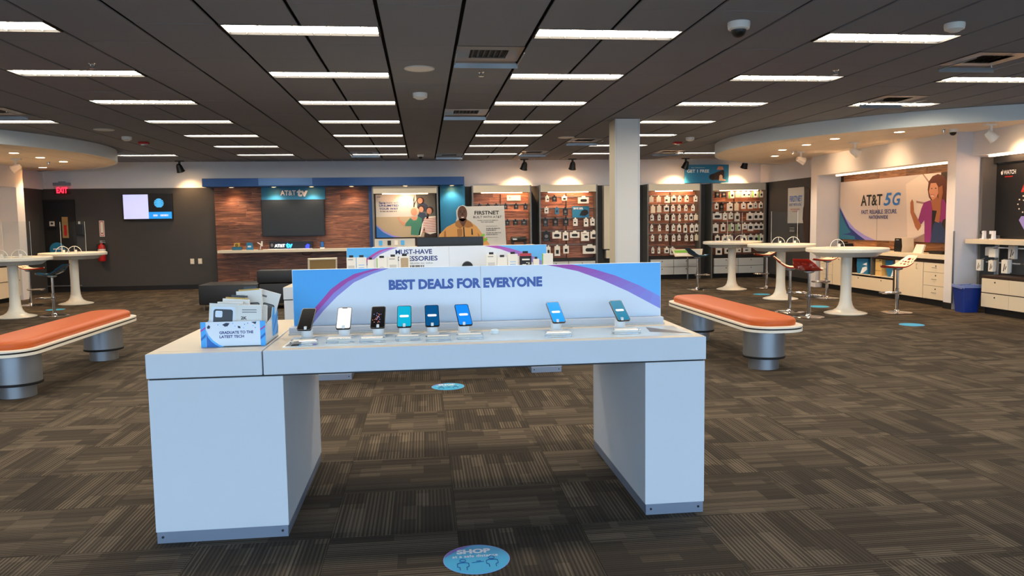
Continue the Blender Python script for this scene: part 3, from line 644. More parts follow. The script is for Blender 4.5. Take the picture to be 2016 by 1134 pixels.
bay_products([[(5.67, 2.0, .11, .13, 'o'), (5.86, 2.0, .11, .13, 'o'), (6.08, 1.99, .14, .15, 'w'), (6.25, 2.0, .12, .14, 's'), (6.4, 2.0, .09, .13, 'w'), (6.58, 2.0, .1, .14, 'w'), (6.81, 2.0, .09, .13, 'w')],
              [(5.71, 1.75, .12, .17, 'o'), (5.87, 1.76, .11, .16, 'o'), (6.06, 1.77, .12, .14, 's'), (6.23, 1.77, .09, .14, 'w'), (6.39, 1.77, .08, .14, 'w'), (6.56, 1.77, .08, .13, 'w'), (6.75, 1.77, .08, .13, 'w')],
              [(5.69, 1.54, .09, .13, 'w'), (5.87, 1.54, .07, .13, 'w'), (6.07, 1.54, .1, .13, 'w'), (6.24, 1.54, .08, .14, 'w'), (6.4, 1.53, .06, .16, 'w'), (6.57, 1.54, .08, .14, 'w'), (6.7, 1.54, .08, .14, 's'), (6.82, 1.54, .1, .13, 'o')],
              [(5.68, 1.28, .07, .15, 'w'), (5.88, 1.28, .07, .14, 'w'), (6.08, 1.28, .07, .14, 'w'), (6.24, 1.28, .08, .14, 'w'), (6.39, 1.27, .09, .17, 'd'), (6.55, 1.26, .09, .19, 'd'), (6.72, 1.26, .1, .19, 'd'), (6.84, 1.27, .09, .17, 'd')],
              [(5.7, 1.03, .08, .14, 'w'), (5.9, 1.03, .07, .14, 'w'), (6.06, 1.03, .08, .14, 'w'), (6.25, 1.02, .08, .15, 'w'), (6.39, 1.03, .07, .13, 'w'), (6.58, 1.02, .08, .14, 'w'), (6.72, 1.02, .07, .14, 'w'), (6.84, 1.03, .08, .14, 'o')],
              [(5.71, .72, .07, .13, 'w'), (5.87, .72, .06, .14, 'w'), (6.07, .72, .12, .13, 'd'), (6.22, .7, .13, .17, 'd')]], 'bay past the column', 'from the column', 'packs in the bay past the column')
bay_products([[(7.38, 2.1, .13, .15, 'k'), (7.55, 2.1, .12, .14, 'k'), (7.75, 2.09, .15, .16, 'g'), (7.92, 2.1, .13, .15, 'o'), (8.06, 2.1, .12, .15, 'w'), (8.19, 2.1, .12, .14, 'w'), (8.36, 2.1, .13, .15, 'g'), (8.52, 2.1, .13, .15, 'g')],
              [(7.36, 1.81, .09, .14, 'd'), (7.49, 1.79, .11, .18, 'k'), (7.71, 1.79, .15, .19, 'w'), (7.89, 1.79, .11, .18, 'o'), (8.07, 1.81, .11, .14, 'w'), (8.25, 1.81, .12, .14, 's'), (8.39, 1.82, .1, .13, 'w'), (8.53, 1.82, .1, .13, 'd')],
              [(7.38, 1.56, .23, .15, 's'), (7.58, 1.55, .1, .17, 'w'), (7.74, 1.56, .11, .15, 'w'), (7.91, 1.53, .12, .2, 's'), (8.24, 1.54, .16, .18, 'd'), (8.4, 1.54, .12, .18, 's'), (8.53, 1.54, .13, .18, 's')],
              [(7.34, 1.25, .15, .22, 'd'), (7.54, 1.27, .12, .18, 'd'), (7.76, 1.27, .12, .17, 'g'), (7.94, 1.27, .12, .17, 'g'), (8.11, 1.29, .12, .14, 'w'), (8.26, 1.27, .14, .18, 's'), (8.41, 1.28, .14, .15, 's'), (8.54, 1.28, .12, .15, 's')],
              [(7.39, .99, .12, .16, 's'), (7.57, .99, .12, .15, 'w'), (7.73, .99, .15, .15, 'w'), (8.1, .99, .13, .15, 'd'), (8.27, .99, .15, .16, 's'), (8.42, .98, .12, .17, 's'), (8.54, .98, .14, .19, 'g')],
              [(7.43, .68, .16, .18, 'd'), (7.67, .69, .14, .15, 's'), (7.95, .7, .14, .12, 'w'), (8.18, .7, .2, .12, 'w')]], 'corner bay', 'from the column', 'packs in the corner bay')
t = thing('sale_card', 'blue sale card with a speaker hanging in the accessory bay', 'sign', (3.9, 18.86, 1.58)); box('card', -.21, .21, 0, .006, 0, .28, 'teal_paint', t); text('SAVE 50%', -.18, .06, .2, .25, t, 'print_white', -.002, .02); MB().flat([(-.03, .05), (.02, .16), (.1, .2), (.18, .18), (.2, .1), (.12, .04)], -.002).build('printed_speaker', 'print_black', t)
t = thing('bay_header_card', 'small bright cream header card in the firefighter bay', 'sign', (2.24, 18.94, 2.02)); box('card', -.17, .17, 0, .006, 0, .13, 'paper', t); MB().flat(ell(-.1, .07, .02, .02, 8), -.001).build('mark', 'print_grey', t)
t = thing('telescope_speaker', 'black barrel speaker with strap on the counter ledge', 'speaker', (2.27, 18.3, .955))
MB().lathe([(0, -.19), (.06, -.19), (.07, -.17), (.07, .17), (.06, .19), (0, .19)], 20, 0, 0, 0, .12, 'x').build('barrel', 'black_plastic', t, True); bars(-.15, -.05, .11, .14, t, 'print_white', -.074)
for s in (-.15, .15): MB().box(s-.03, s+.03, -.06, .06, 0, .07, 0, .01).build('foot', 'black_plastic', t)
t = thing('sample_tray', 'tilted cream and green sample tray in front of the bay drawers', 'tray', (6.5, 18.35, .58), 0); MB().prism([(-.34, 0), (.34, 0), (.4, .2), (-.4, .2)], -.012, .012, 0, 'xz').build('tray', 'cream', t, rot=(-.5, 0, 0)); o = MB().flat([(-.33, .1), (.0, .1), (0, .17), (-.35, .17)], -.014).flat([(-.3, .02), (-.03, .02), (-.02, .085), (-.32, .085)], -.014, 1).flat([(.05, .02), (.3, .02), (.34, .17), (.05, .17)], -.014, 2).build('compartments', ['green_print', 'paper', 'apron_grey'], t, rot=(-.5, 0, 0)); MB().tube([(0, .05, -.58), (0, .05, .05)], .02, 8).build('post', 'bay_metal', t)

# counter below the family poster and the firefighter bay
t = thing('display_counter', 'long cream counter in front of the family poster', 'counter', (.73, 18.35, 0))
box('worktop', -1.93, 1.9, -.25, .25, .87, .95, 'cream', t, .004); box('body', -1.88, 1.86, -.2, .24, .1, .87, 'laminate', t); box('toe_kick', -1.85, 1.83, -.15, .2, 0, .1, 'base_black', t)
t = thing('device_display', 'grey mesh display with small phones in front of the family poster', 'display', (-.67, 18.3, .95)); MB().box(-.47, .47, -.04, .05, 0, .19, 0, .005).build('panel', 'paper_grey', t)
for x, mt in ((-.33, 'blue_print'), (-.13, 'black_plastic'), (.03, 'paper'), (.18, 'blue_print')): box('device', x-.04, x+.04, -.06, -.04, .04, .15, mt, t, .006)

# ------------------------------------------------------------------ posters
t = thing('family_poster', 'poster of a family outdoors with plan lettering', 'poster', (-1.13, 18.94, 1.16)); box('panel', 0, 1.44, 0, .02, 0, 1.04, 'paper_grey', t)
q = lambda pts: [((x-75)/985*1.44, (910-y)/730*1.04) for x, y in pts]
M('sky_print', (188, 180, 182), .6); M('field_print', (178, 160, 132), .6); M('tree_print', (96, 98, 96), .6); M('green_shirt', (62, 124, 104), .6); M('blond', (206, 176, 150), .6); M('hair_dark', (52, 36, 32), .6); M('denim', (50, 62, 84), .6); M('stripe_red', (170, 70, 66), .6); M('hair_grey', (170, 150, 138), .6)
m = MB(); y = -.002
m.flat(q([(75, 560), (1060, 560), (1060, 910), (75, 910)]), y, 1); m.flat(q([(740, 182), (1060, 182), (1060, 640), (860, 640), (760, 480)]), y, 2)
m.flat(q([(690, 420), (700, 300), (650, 230), (690, 285), (715, 190), (712, 330), (760, 250), (715, 370), (712, 420)]), y-.001, 7)
m.flat(q([(75, 690), (200, 800), (330, 870), (480, 905), (75, 910)]), y-.001, 12); m.flat(q([(75, 710), (180, 815), (290, 880), (380, 910), (75, 910)]), y-.002, 13)
m.flat(q(ell(815, 290, 62, 60, 16)), y-.001, 7); m.flat(q(ell(808, 292, 42, 48, 16)), y-.002, 6); m.flat(q([(755, 400), (780, 345), (860, 320), (930, 370), (930, 480), (760, 470)]), y-.001, 8)
m.flat(q(ell(820, 425, 56, 60, 16)), y-.002, 7); m.flat(q(ell(822, 440, 38, 48, 16)), y-.003, 6); m.flat(q([(760, 540), (800, 490), (880, 500), (930, 600), (900, 800), (780, 800)]), y-.002, 8)
m.flat(q(ell(715, 470, 72, 72, 18)), y-.004, 11); m.flat(q(ell(700, 480, 52, 64, 16)), y-.005, 6); m.flat(q([(665, 560), (735, 560), (740, 620), (660, 620)]), y-.004, 6)
m.flat(q([(640, 580), (690, 630), (740, 620), (770, 560), (830, 590), (830, 700), (790, 880), (640, 870), (650, 720), (545, 720), (560, 670)]), y-.005, 5)
m.flat(q([(545, 720), (560, 670), (460, 610), (465, 570), (440, 560), (430, 590), (450, 620), (500, 690)]), y-.005, 6)
m.flat(q(ell(965, 455, 62, 62, 16)), y-.004, 7); m.flat(q(ell(955, 470, 42, 55, 16)), y-.005, 6); m.flat(q([(920, 500), (900, 600), (935, 610), (950, 520)]), y-.005, 7)
m.flat(q([(880, 580), (940, 560), (1060, 555), (1060, 840), (960, 865), (880, 830), (870, 740), (800, 900), (765, 890), (800, 760)]), y-.005, 10)
for k in range(9): m.flat(q([(858-k*3, 600+k*28), (1060, 585+k*28), (1060, 596+k*28), (856-k*3, 611+k*28)]), y-.006, 9)
m.flat(q([(870, 835), (960, 868), (1060, 842), (1060, 910), (860, 910)]), y-.006, 7)
m.build('printed_family', ['paper_grey', 'field_print', 'tree_print', 'sky_print', 'paper', 'green_shirt', 'skin_tan', 'hair_dark', 'denim', 'stripe_red', 'paper', 'blond', 'lavender', 'blue_deep'], t)
text('AT&T', .03, .13, .965, .99, t, 'navy', -.004, .02); text('Save', .08, .235, .81, .87, t, 'navy', -.004, .03); text('more with', .25, .55, .815, .87, t, 'navy', -.004); text('UNLIMITED', .08, .55, .745, .795, t, 'navy', -.004, .03); text('YOUR WAY', .08, .54, .67, .72, t, 'navy', -.004, .03); bars(.1, .5, .62, .645, t, 'print_grey', -.004)

def person_bust(m, f, y): pass
t = thing('firefighter_cutout', 'cardboard cutout of a firefighter in tan coat with grey text board', 'cutout', (.33, 18.15, .955))
f = lambda pts: [((x-862)*.0121, (483-y)*.0119) for x, y in pts]
outline = f([(858, 483), (866, 460), (880, 446), (897, 438), (900, 430), (899, 414), (904, 406), (912, 403), (920, 406), (993, 405), (996, 483)])
MB().prism(outline, 0, .02, 0, 'xz').build('board', 'paper_grey', t); m = MB(); y = -.003
m.flat(f([(858, 483), (866, 460), (880, 446), (898, 437), (905, 432), (920, 432), (938, 445), (950, 462), (964, 483)]), y, 0)
m.flat(f(ell(911, 420, 9.3, 15.5, 22)), y-.001, 2); m.flat(f([(904, 430), (919, 430), (921, 438), (912, 446), (903, 438)]), y-.001, 2)
m.flat(f([(897, 436), (903, 432), (911, 446), (906, 450), (897, 444)]), y-.002, 1); m.flat(f([(920, 432), (928, 437), (932, 445), (922, 448), (913, 446)]), y-.002, 1)
m.flat(f([(912, 446), (914, 446), (916, 483), (913, 483)]), y-.003, 3); m.flat(f([(900, 450), (910, 450), (910, 464), (901, 465)]), y-.002, 1)
m.flat(f([(875, 455), (878, 452), (880, 483), (873, 483)]), y-.002, 1); m.flat(f([(940, 458), (943, 462), (950, 483), (944, 483)]), y-.002, 1); m.flat(f([(928, 450), (930, 450), (931, 462), (928, 462)]), y-.002, 3)
for sx in (-1, 1): m.flat(f(ell(911+3.6*sx, 417, 1.6, .9, 8)), y-.003, 3)
m.flat(f([(908, 426.5), (914.5, 426.5), (913, 428), (909.5, 428)]), y-.003, 4); m.flat(f([(910, 418), (912.5, 418), (913.5, 423), (909, 423)]), y-.002, 5); m.flat(f([(905, 414.2), (909.5, 413.6), (909.5, 414.8), (905, 415.2)]), y-.003, 3); m.flat(f([(912.5, 413.6), (917, 414.2), (917, 415.2), (912.5, 414.8)]), y-.003, 3)
m.flat(f([(946, 463), (952, 460), (955, 463), (948, 467)]), y-.002, 6); m.flat(f([(950, 472), (957, 468), (960, 472), (952, 476)]), y-.002, 6)
m.build('printed_firefighter', ['tan_coat', 'tan_shade', 'skin_dark', 'print_black', 'paper', 'hair_dark', 'green_print'], t)
text('FIRSTNET', .88, 1.46, .72, .81, t, 'print_black', -.004, .02); text('BUILT WITH AT&T', .85, 1.52, .64, .69, t, 'print_black', -.004, .0); text("THE BEST CHOICE FOR AMERICA'S", .94, 1.43, .575, .595, t, 'print_black', -.004, .01); text('FIRST RESPONDERS', 1.03, 1.33, .535, .555, t, 'print_black', -.004, .01)
m = MB(); m.flat([(1.14, .445), (1.42, .445), (1.42, .452), (1.14, .452)], -.004); m.flat([(1.14, .18), (1.42, .18), (1.42, .187), (1.14, .187)], -.004); m.build('rule_lines', 'print_grey', t)
bars(1.15, 1.48, .38, .405, t, 'print_grey', -.004); bars(1.15, 1.38, .34, .365, t, 'print_grey', -.004); bars(1.15, 1.5, .28, .3, t, 'print_grey', -.004); bars(1.15, 1.42, .24, .26, t, 'print_grey', -.004)

t = thing('accessory_banner', 'blue sale banner high on the back wall above the corner bay', 'banner', (7.18, 18.94, 2.41)); box('panel', -.58, .58, 0, .02, 0, .46, 'teal_paint', t, .003); text('GET 1 FREE', -.52, .06, .26, .34, t, 'print_white', -.003, .03); text('Buy 2 Accessories', -.4, -.06, .37, .4, t, 'print_white', -.003)
m = MB(); m.flat([(.06, .12), (.08, .2), (.42, .33), (.46, .3), (.46, .14), (.4, .08), (.14, .07)], -.003); m.flat(ell(.13, .15, .07, .07, 14), -.004, 1); m.flat([(.32, .05), (.33, .18), (.37, .21), (.41, .18), (.42, .1), (.5, .08), (.5, .05)], -.005, 2); m.flat([(.26, .33), (.3, .42), (.42, .41), (.44, .33)], -.004, 3); m.build('printed_speaker', ['hair_dark', 'print_black', 'blond', 'skin_tan'], t)

# mural on the right wall (local x runs towards the shop front)
RW = -PI/2
t = thing('mural_poster', 'large wall mural of a smiling woman holding a phone', 'mural', (8.82, 15.5, 1.03), RW); box('panel', 0, 3.9, 0, .03, 0, 1.2, 'mural_bg' if 'mural_bg' in MATS else M('mural_bg', (196, 184, 180), .5).name, t)
M('purple_shirt', (140, 46, 118), .6); M('jeans', (34, 54, 96), .6); M('curl', (92, 44, 30), .6); M('mural_bright', (214, 200, 192), .5); M('mural_teal', (36, 104, 136), .5); M('mural_floor', (150, 120, 110), .5)
m = MB(); y = -.003
m.flat([(2.24, 1.05), (2.68, 1.2), (2.88, 1.2), (3.3, 1.2), (3.3, .15), (2.79, .15), (2.33, .03)], y, 0); m.flat([(3.2, 1.2), (3.9, 1.2), (3.9, 0), (3.2, 0)], y-.001, 8); m.flat([(2.37, .0), (2.81, .15), (3.2, .15), (3.2, 0)], y-.001, 9)
m.flat([(2.7, 1.2), (2.74, 1.2), (2.9, 1.06), (2.88, 1.04)], y-.001, 9); m.flat([(2.55, .74), (2.8, .7), (2.8, .67), (2.56, .7)], y-.001, 9)
m.flat([(0, .7), (.24, .44), (.58, .23), (.97, .09), (1.34, 0), (0, 0)], y, 10); m.flat([(0, .67), (.16, .5), (.4, .25), (.72, .1), (.98, 0), (0, 0)], y-.001, 11); m.flat([(0, .62), (.12, .46), (.3, .26), (.45, .15), (.3, .12), (.1, .1), (0, .1)], y-.002, 12); m.flat([(0, .1), (.1, .1), (.36, .09), (.6, .07), (.62, 0), (0, 0)], y-.002, 12)
m.flat([(2.9, .79), (2.86, .92), (2.88, 1.06), (2.98, 1.15), (3.12, 1.18), (3.27, 1.14), (3.35, 1.05), (3.38, .9), (3.36, .75), (3.28, .66), (3.18, .6), (3.0, .7)], y-.002, 1)
m.flat([(3.01, .78), (3.12, .8), (3.18, .69), (3.13, .53), (3.02, .53), (2.95, .67)], y-.003, 2)
m.flat([(2.71, .6), (2.77, .7), (2.96, .74), (3.02, .54), (3.14, .52), (3.2, .76), (3.31, .73), (3.4, .61), (3.42, .44), (3.29, .39), (3.22, .27), (3.09, 0), (2.82, 0), (2.8, .39), (2.71, .31), (2.63, .4)], y-.004, 3)
m.flat([(3.0, .56), (3.13, .55), (3.14, .32), (3.04, .1), (3.0, .1)], y-.005, 4); m.flat([(2.94, 1.03), (3.08, 1.03), (3.14, .96), (3.15, .85), (3.1, .78), (3.0, .735), (2.94, .8), (2.9, .89)], y-.005, 5)
m.flat([(2.96, .93), (2.99, .93), (2.99, .945), (2.96, .945)], y-.006, 4); m.flat([(3.06, .93), (3.1, .93), (3.1, .945), (3.06, .945)], y-.006, 4); m.flat([(2.95, .83), (3.05, .82), (3.03, .795), (2.97, .8)], y-.006, 0); m.flat([(2.945, .835), (3.06, .825), (3.05, .815), (2.95, .825)], y-.007, 7)
m.flat([(3.04, .3), (3.11, .38), (3.24, .36), (3.36, .2), (3.46, .15), (3.5, 0), (2.98, 0)], y-.006, 6)
m.flat([(2.63, .4), (2.72, .29), (2.63, .2), (2.55, .27), (2.4, .53), (2.39, .71), (2.44, .77), (2.5, .7), (2.5, .54)], y-.005, 2); m.flat([(3.08, .37), (3.12, .52), (3.16, .79), (3.16, .95), (3.25, .98), (3.27, .86), (3.23, .69), (3.23, .51), (3.2, .34)], y-.007, 2)
m.flat([(2.47, .8), (2.52, .8), (2.54, .6), (2.5, .6)], y-.006, 0)
m.build('printed_woman', ['mural_bright', 'curl', 'skin_deep', 'purple_shirt', 'print_black', 'skin_tan', 'jeans', 'red_paint', 'hair_dark', 'mural_floor', 'lavender', 'navy', 'mural_teal'], t)
text('AT&T', .79, 1.52, .68, .9, t, 'print_black', -.006, .015); text('5', 1.57, 1.82, .67, .91, t, 'blue_deep', -.006, .02, shear=.25); text('G', 1.85, 2.1, .67, .91, t, 'blue_deep', -.006, .02, shear=.25); text('FAST. RELIABLE. SECURE.', .82, 2.0, .52, .6, t, 'navy', -.006, .015); text('NATIONWIDE', 1.09, 1.72, .42, .49, t, 'navy', -.006, .015)
box('panel_seam', 1.36, 1.364, -.0035, 0, 0, .72, 'print_grey', t)
fw2 = struct(box('trim_1', 8.885, 8.9, 11.5, 15.6, .85, 2.38, 'dark_brown'), 'oak plank lining behind the mural')
planks(fw2, 11.5, 15.45, 2.23, 2.36, 8.875, (.13,), (.5, 1.1), 'y', unit2); planks(fw2, 11.5, 15.45, .87, 1.03, 8.875, (.16,), (.35, .8), 'y', unit2)
t = thing('alcove_light', 'long glowing light strip along the top of the mural alcove', 'light strip', (8.6, 13.5, 2.345)); box('diffuser', -.03, .03, -1.95, 1.75, 0, .03, 'alcove_glow', t); box('housing', -.04, .04, -1.97, 1.77, .03, .036, 'white_plastic', t)
# poster on the dark end panel
t = thing('grey_wall_poster', 'grey text poster with a dark helmeted figure on the dark end wall', 'poster', (8.69, 17.6, 1.37), RW); box('board', 0, .78, 0, .012, 0, .83, 'paper_grey', t)
m = MB(); m.prism([(.78, .83), (.86, .83), (1.05, .75), (1.05, -.5), (.88, -.5), (.8, -.1), (.74, .1), (.76, .34), (.83, .45), (.82, .55), (.86, .68), (.9, .7), (.9, .72), (.82, .78)], -.004, .008, 0, 'xz'); m.build('printed_firefighter', 'hair_dark', t)
text('FIRSTNET', .1, .7, .5, .64, t, 'blue_deep', -.004, .02); text('BUILT WITH AT&T', .08, .7, .4, .47, t, 'blue_deep', -.004); text('THE BEST CHOICE FOR AMERICA', .14, .6, .31, .34, t, 'red_paint', -.004); text('FIRST RESPONDERS', .24, .5, .26, .29, t, 'red_paint', -.004)
t = thing('notice_plate', 'small dark plate with white lines below the grey poster', 'sign', (8.69, 17.55, 1.12), RW); box('plate', 0, .5, 0, .01, 0, .2, 'near_black', t); m = MB()
for z in (.05, .08, .13): m.flat([(.06, z), (.3, z), (.3, z+.012), (.06, z+.012)], -.002)
m.build('print_lines', 'paper_grey', t)

# ------------------------------------------------------------------ display tables
ARC_IN = [(-.506, .315), (-.6, .283), (-.697, .24), (-.79, .165), (-.865, .09), (-.94, .0)]
ARC_OUT = [(-.585, .315), (-.697, .285), (-.765, .247), (-.823, .205), (-.924, .09), (-.985, .0)]
ARC_MID = [((a[0]+b[0])/2, (a[1]+b[1])/2) for a, b in zip(ARC_IN, ARC_OUT)]
RIN = [(.366, .315), (.543, .275), (.688, .22), (.83, .155), (1.022, .05)]
ROUT = [(.506, .315), (.64, .283), (.76, .245), (.9, .185), (1.022, .12)]
def banner(parent, cx, y, z, w, seam, lb_mat='print_white'):
    s = w/2.05
    b = box('banner_panel', cx-w/2, cx+w/2, y, y+.025, z, z+.315, 'print_white', parent, .002)
    sc = lambda pts: [(cx+u*s, z+v) for u, v in pts]
    m = MB(); d = y-.001; cl = lambda pts: [(u, min(v, .313)) for u, v in pts]
    m.flat(sc([(-1.022, .313)]+cl(ARC_OUT)+[(-1.022, 0)]), d, 0); m.flat(sc(cl(ARC_OUT)+cl(ARC_MID)[::-1]), d, 1); m.flat(sc(cl(ARC_MID)+cl(ARC_IN)[::-1]), d, 2)
    m.build('printed_arc', ['blue_print', 'magenta', 'lavender'], b)
    m = MB(); m.flat(sc(cl(ROUT)+[(1.022, .313)]), d, 0); n = 12; names = ['blue_light']
    def at(L_, f): f *= len(L_)-1; k = min(int(f), len(L_)-2); f -= k; return (L_[k][0]+(L_[k+1][0]-L_[k][0])*f, L_[k][1]+(L_[k+1][1]-L_[k][1])*f)
    for k in range(n):
        f = k/(n-1); M('arc_tone_%d' % k, (int(178-36*f), int(76+72*f), int(170+56*f)), .5); names.append('arc_tone_%d' % k)
        m.flat(sc(cl([at(RIN, k/n), at(RIN, (k+1)/n), at(ROUT, (k+1)/n), at(ROUT, k/n)])), d, k+1)
    m.build('printed_arc', names, b)
    box('panel_seam', seam-.0015, seam+.0015, y-.0015, y, z, z+.315, 'paper_grey', b)
    return b
def display_table(x0, x1, y0, lb, seam, split):
    t = thing('display_table', lb, 'display table', (0, y0, 0)); D = 1.2
    box('end_top', x0, seam-.003, 0, D, .79, .905, 'laminate', t, .004); box('main_top', seam+.003, x1, 0, D, .79, .905, 'laminate', t, .004)
    box('warm_lit_sheet', x0+.004, seam-.007, .004, D-.004, .904, .9058, 'laminate_warm_lit', t); box('warm_lit_sheet', seam+.007, x1-.004, .004, D-.004, .904, .9058, 'laminate_warm_lit', t)  # thin sheets added over the white tops, warm light painted in as cream
    box('shadow_gap', x0+.01, x1-.01, .01, D-.01, .782, .79, 'near_black', t)
    for a, b in ((x0+.004, x0+.615), (x1-.312, x1-.004)):
        g = box('leg', a, b, .006, D-.006, .055, .782, 'laminate', t, .002); p_ = box('plinth', a+.004, b-.004, .008, D-.008, 0, .055, 'plinth', g)
        for x in (a+.03, b-.03): MB().lathe([(.006, 0), (.006, -.003), (0, -.003)], 8, 0, x, .008, .03, 'y').build('screw', 'screw', g)
    box('inlay', seam+.08, x1-.04, .07, .40, .905, .908, 'glass_print', t, .0)
    MB().prism([(seam+.085, .10), (seam+.15, .10), (seam+.15, .38), (seam+.13, .38)], .908, .9085).build('inlay_print', 'print_grey', t); MB().prism([(x1-.2, .38), (x1-.045, .12), (x1-.045, .1), (x1-.23, .2)], .908, .9085).build('inlay_print', 'print_grey', t)
    box('end_inlay_seam', x0+.04, seam-.02, .06, .063, .905, .9065, 'paper_grey', t)
    box('ledge', seam+.04, x1-.06, .50, .68, .905, .945, 'laminate', t, .003); box('ledge_groove', seam+.04, x1-.06, .485, .5, .905, .915, 'apron_grey', t)
    return t
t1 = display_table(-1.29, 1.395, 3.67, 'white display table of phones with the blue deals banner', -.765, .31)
b1 = banner(t1, .315, .57, .935, 2.05, .31)
text('BEST DEALS FOR EVERYONE', -.195, .655, 1.128, 1.185, b1, 'text_blue', .568, .05)
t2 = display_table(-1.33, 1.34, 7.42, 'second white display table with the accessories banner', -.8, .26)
b2 = banner(t2, .25, .57, .935, 2.07, .26)
text('MUST-HAVE', -.29, .085, 1.175, 1.225, b2, 'navy', .568, .02); text('ACCESSORIES', -.33, .14, 1.105, 1.155, b2, 'navy', .568, .02); text('products to take', -.2, .09, 1.07, 1.09, b2, 'print_grey', .568); bars(-.2, .0, 1.04, 1.06, b2, 'print_grey', .568)
tag(box('display_riser', -.78, 1.3, 7.68, 7.88, .9062, .985, 'laminate', None, .003), 'low white riser in front of the accessories banner', 'riser')
T2P = [(-.72, .09, .175, 'c', 'cream boxed cable standing nearest the riser end'), (-.62, .095, .175, 'l', 'white box with blue lines on the riser'), (-.53, .06, .15, 'e', 'small white earbud box on the riser'), (-.42, .1, .165, 'g', 'green-edged white charger box on the riser'), (-.31, .1, .175, 'c', 'white charger box with grey print on the riser'), (-.195, .105, .18, 'k', 'leopard-print phone case box on the riser'),
       (.68, .1, .18, 'c', 'cream boxed adapter past the black puck'), (.79, .1, .15, 'e', 'white oval-print box past the black puck'), (.9, .1, .18, 'l', 'white blue-lined box past the black puck'), (1.03, .12, .185, 'r', 'red and black game accessory box on the riser'), (1.14, .06, .125, 'e', 'short white box between red box and green box')]
M('leopard', (190, 160, 120), .6)
nt = MATS['leopard'].node_tree; vo = nt.nodes.new('ShaderNodeTexVoronoi'); vo.inputs['Scale'].default_value = 90; rp = nt.nodes.new('ShaderNodeValToRGB'); rp.color_ramp.elements[0].position = .35; rp.color_ramp.elements[0].color = (.01, .008, .006, 1); rp.color_ramp.elements[1].position = .45; rp.color_ramp.elements[1].color = lin((206, 178, 140)); nt.links.new(vo.outputs['Distance'], rp.inputs[0]); nt.links.new(rp.outputs[0], nt.nodes['Principled BSDF'].inputs['Base Color'])
def boxed(x, w, h_, k, lb, y=7.76, z=.986):
    t = thing('accessory_box', lb, 'box', (x, y, z), 0, 'boxes on the accessories table'); a = w/2
    box('carton', -a, a, 0, .035, 0, h_, 'red_paint' if k == 'r' else 'paper', t)
    box('hang_tab', -a*.45, a*.45, .012, .018, h_, h_+.022, 'print_black', t); m = MB(); y = -.001
    if k == 'c': m.flat([(-a*.7, h_*.55), (a*.7, h_*.55), (a*.7, h_*.1), (-a*.7, h_*.1)], y, 1); m.flat([(-a*.7, h_*.86), (a*.4, h_*.86), (a*.4, h_*.9), (-a*.7, h_*.9)], y, 0)
    if k == 'l':
        for z_ in (.25, .4, .55): m.flat([(-a*.6, h_*z_), (a*.6, h_*z_), (a*.6, h_*(z_+.03)), (-a*.6, h_*(z_+.03))], y, 2)
    if k == 'e': m.flat(ell(a*.1, h_*.3, a*.6, h_*.12, 14), y, 0); m.flat(ell(a*.1, h_*.3, a*.5, h_*.09, 14), y-.001, 3)
    if k == 'g': m.flat([(-a, 0), (-a*.85, 0), (-a*.85, h_), (-a, h_)], y, 4); m.flat(ell(0, h_*.35, a*.6, h_*.13, 14), y, 1)
    if k == 'k': m.flat(rrect(-a*.72, a*.72, h_*.06, h_*.9, .012), y, 5)
    if k == 'r': m.flat([(-a, h_*.25), (a, h_*.25), (a, h_*.85), (-a, h_*.85)], y, 6); m.flat([(-a*.6, h_*.62), (a*.7, h_*.62), (a*.7, h_*.7), (-a*.6, h_*.7)], y-.001, 3); m.flat([(-a*.6, h_*.4), (a*.7, h_*.4), (a*.7, h_*.5), (a*.1, h_*.5), (a*.1, h_*.34), (-a*.5, h_*.34)], y-.001, 3)
    m.build('print', ['print_grey', 'paper_grey', 'blue_print', 'paper', 'green_print', 'leopard', 'print_black'], t)
for q in T2P: boxed(*q)
t = thing('wallet_box', 'tall white and green box with a dark gadget picture', 'box', (1.24, 7.62, .909)); box('carton', -.05, .05, 0, .05, 0, .26, 'paper', t); box('green_edge', -.054, -.05, 0, .05, 0, .26, 'green_print', t); MB().flat([(-.04, .1), (0, .14), (.045, .13), (.01, .08)], -.001).build('printed_gadget', 'print_black', t)
t = thing('speaker_puck', 'black round puck speaker leaning on the accessories banner', 'speaker', (.44, 7.84, .986)); MB().lathe([(0, -.035), (.05, -.035), (.056, -.025), (.056, .02), (0, .02)], 28, 0, 0, 0, .056, 'y').build('body', 'black_plastic', t, True); MB().lathe([(.04, -.036), (.038, -.038), (0, -.038)], 24, 0, 0, 0, .056, 'y').build('grille', 'print_black', t)
t = thing('monitor', 'black monitor seen from behind on the second table', 'monitor', (.29, 8.42, .909)); MB().box(-.36, .36, -.03, .03, .1, .43, 0, .008).build('casing', 'black_plastic', t); box('vent_groove', -.33, .33, -.034, -.03, .335, .35, 'near_black', t); box('neck', -.04, .04, .0, .03, .01, .2, 'black_plastic', t); box('foot', -.14, .14, -.08, .1, 0, .012, 'black_plastic', t, .004)

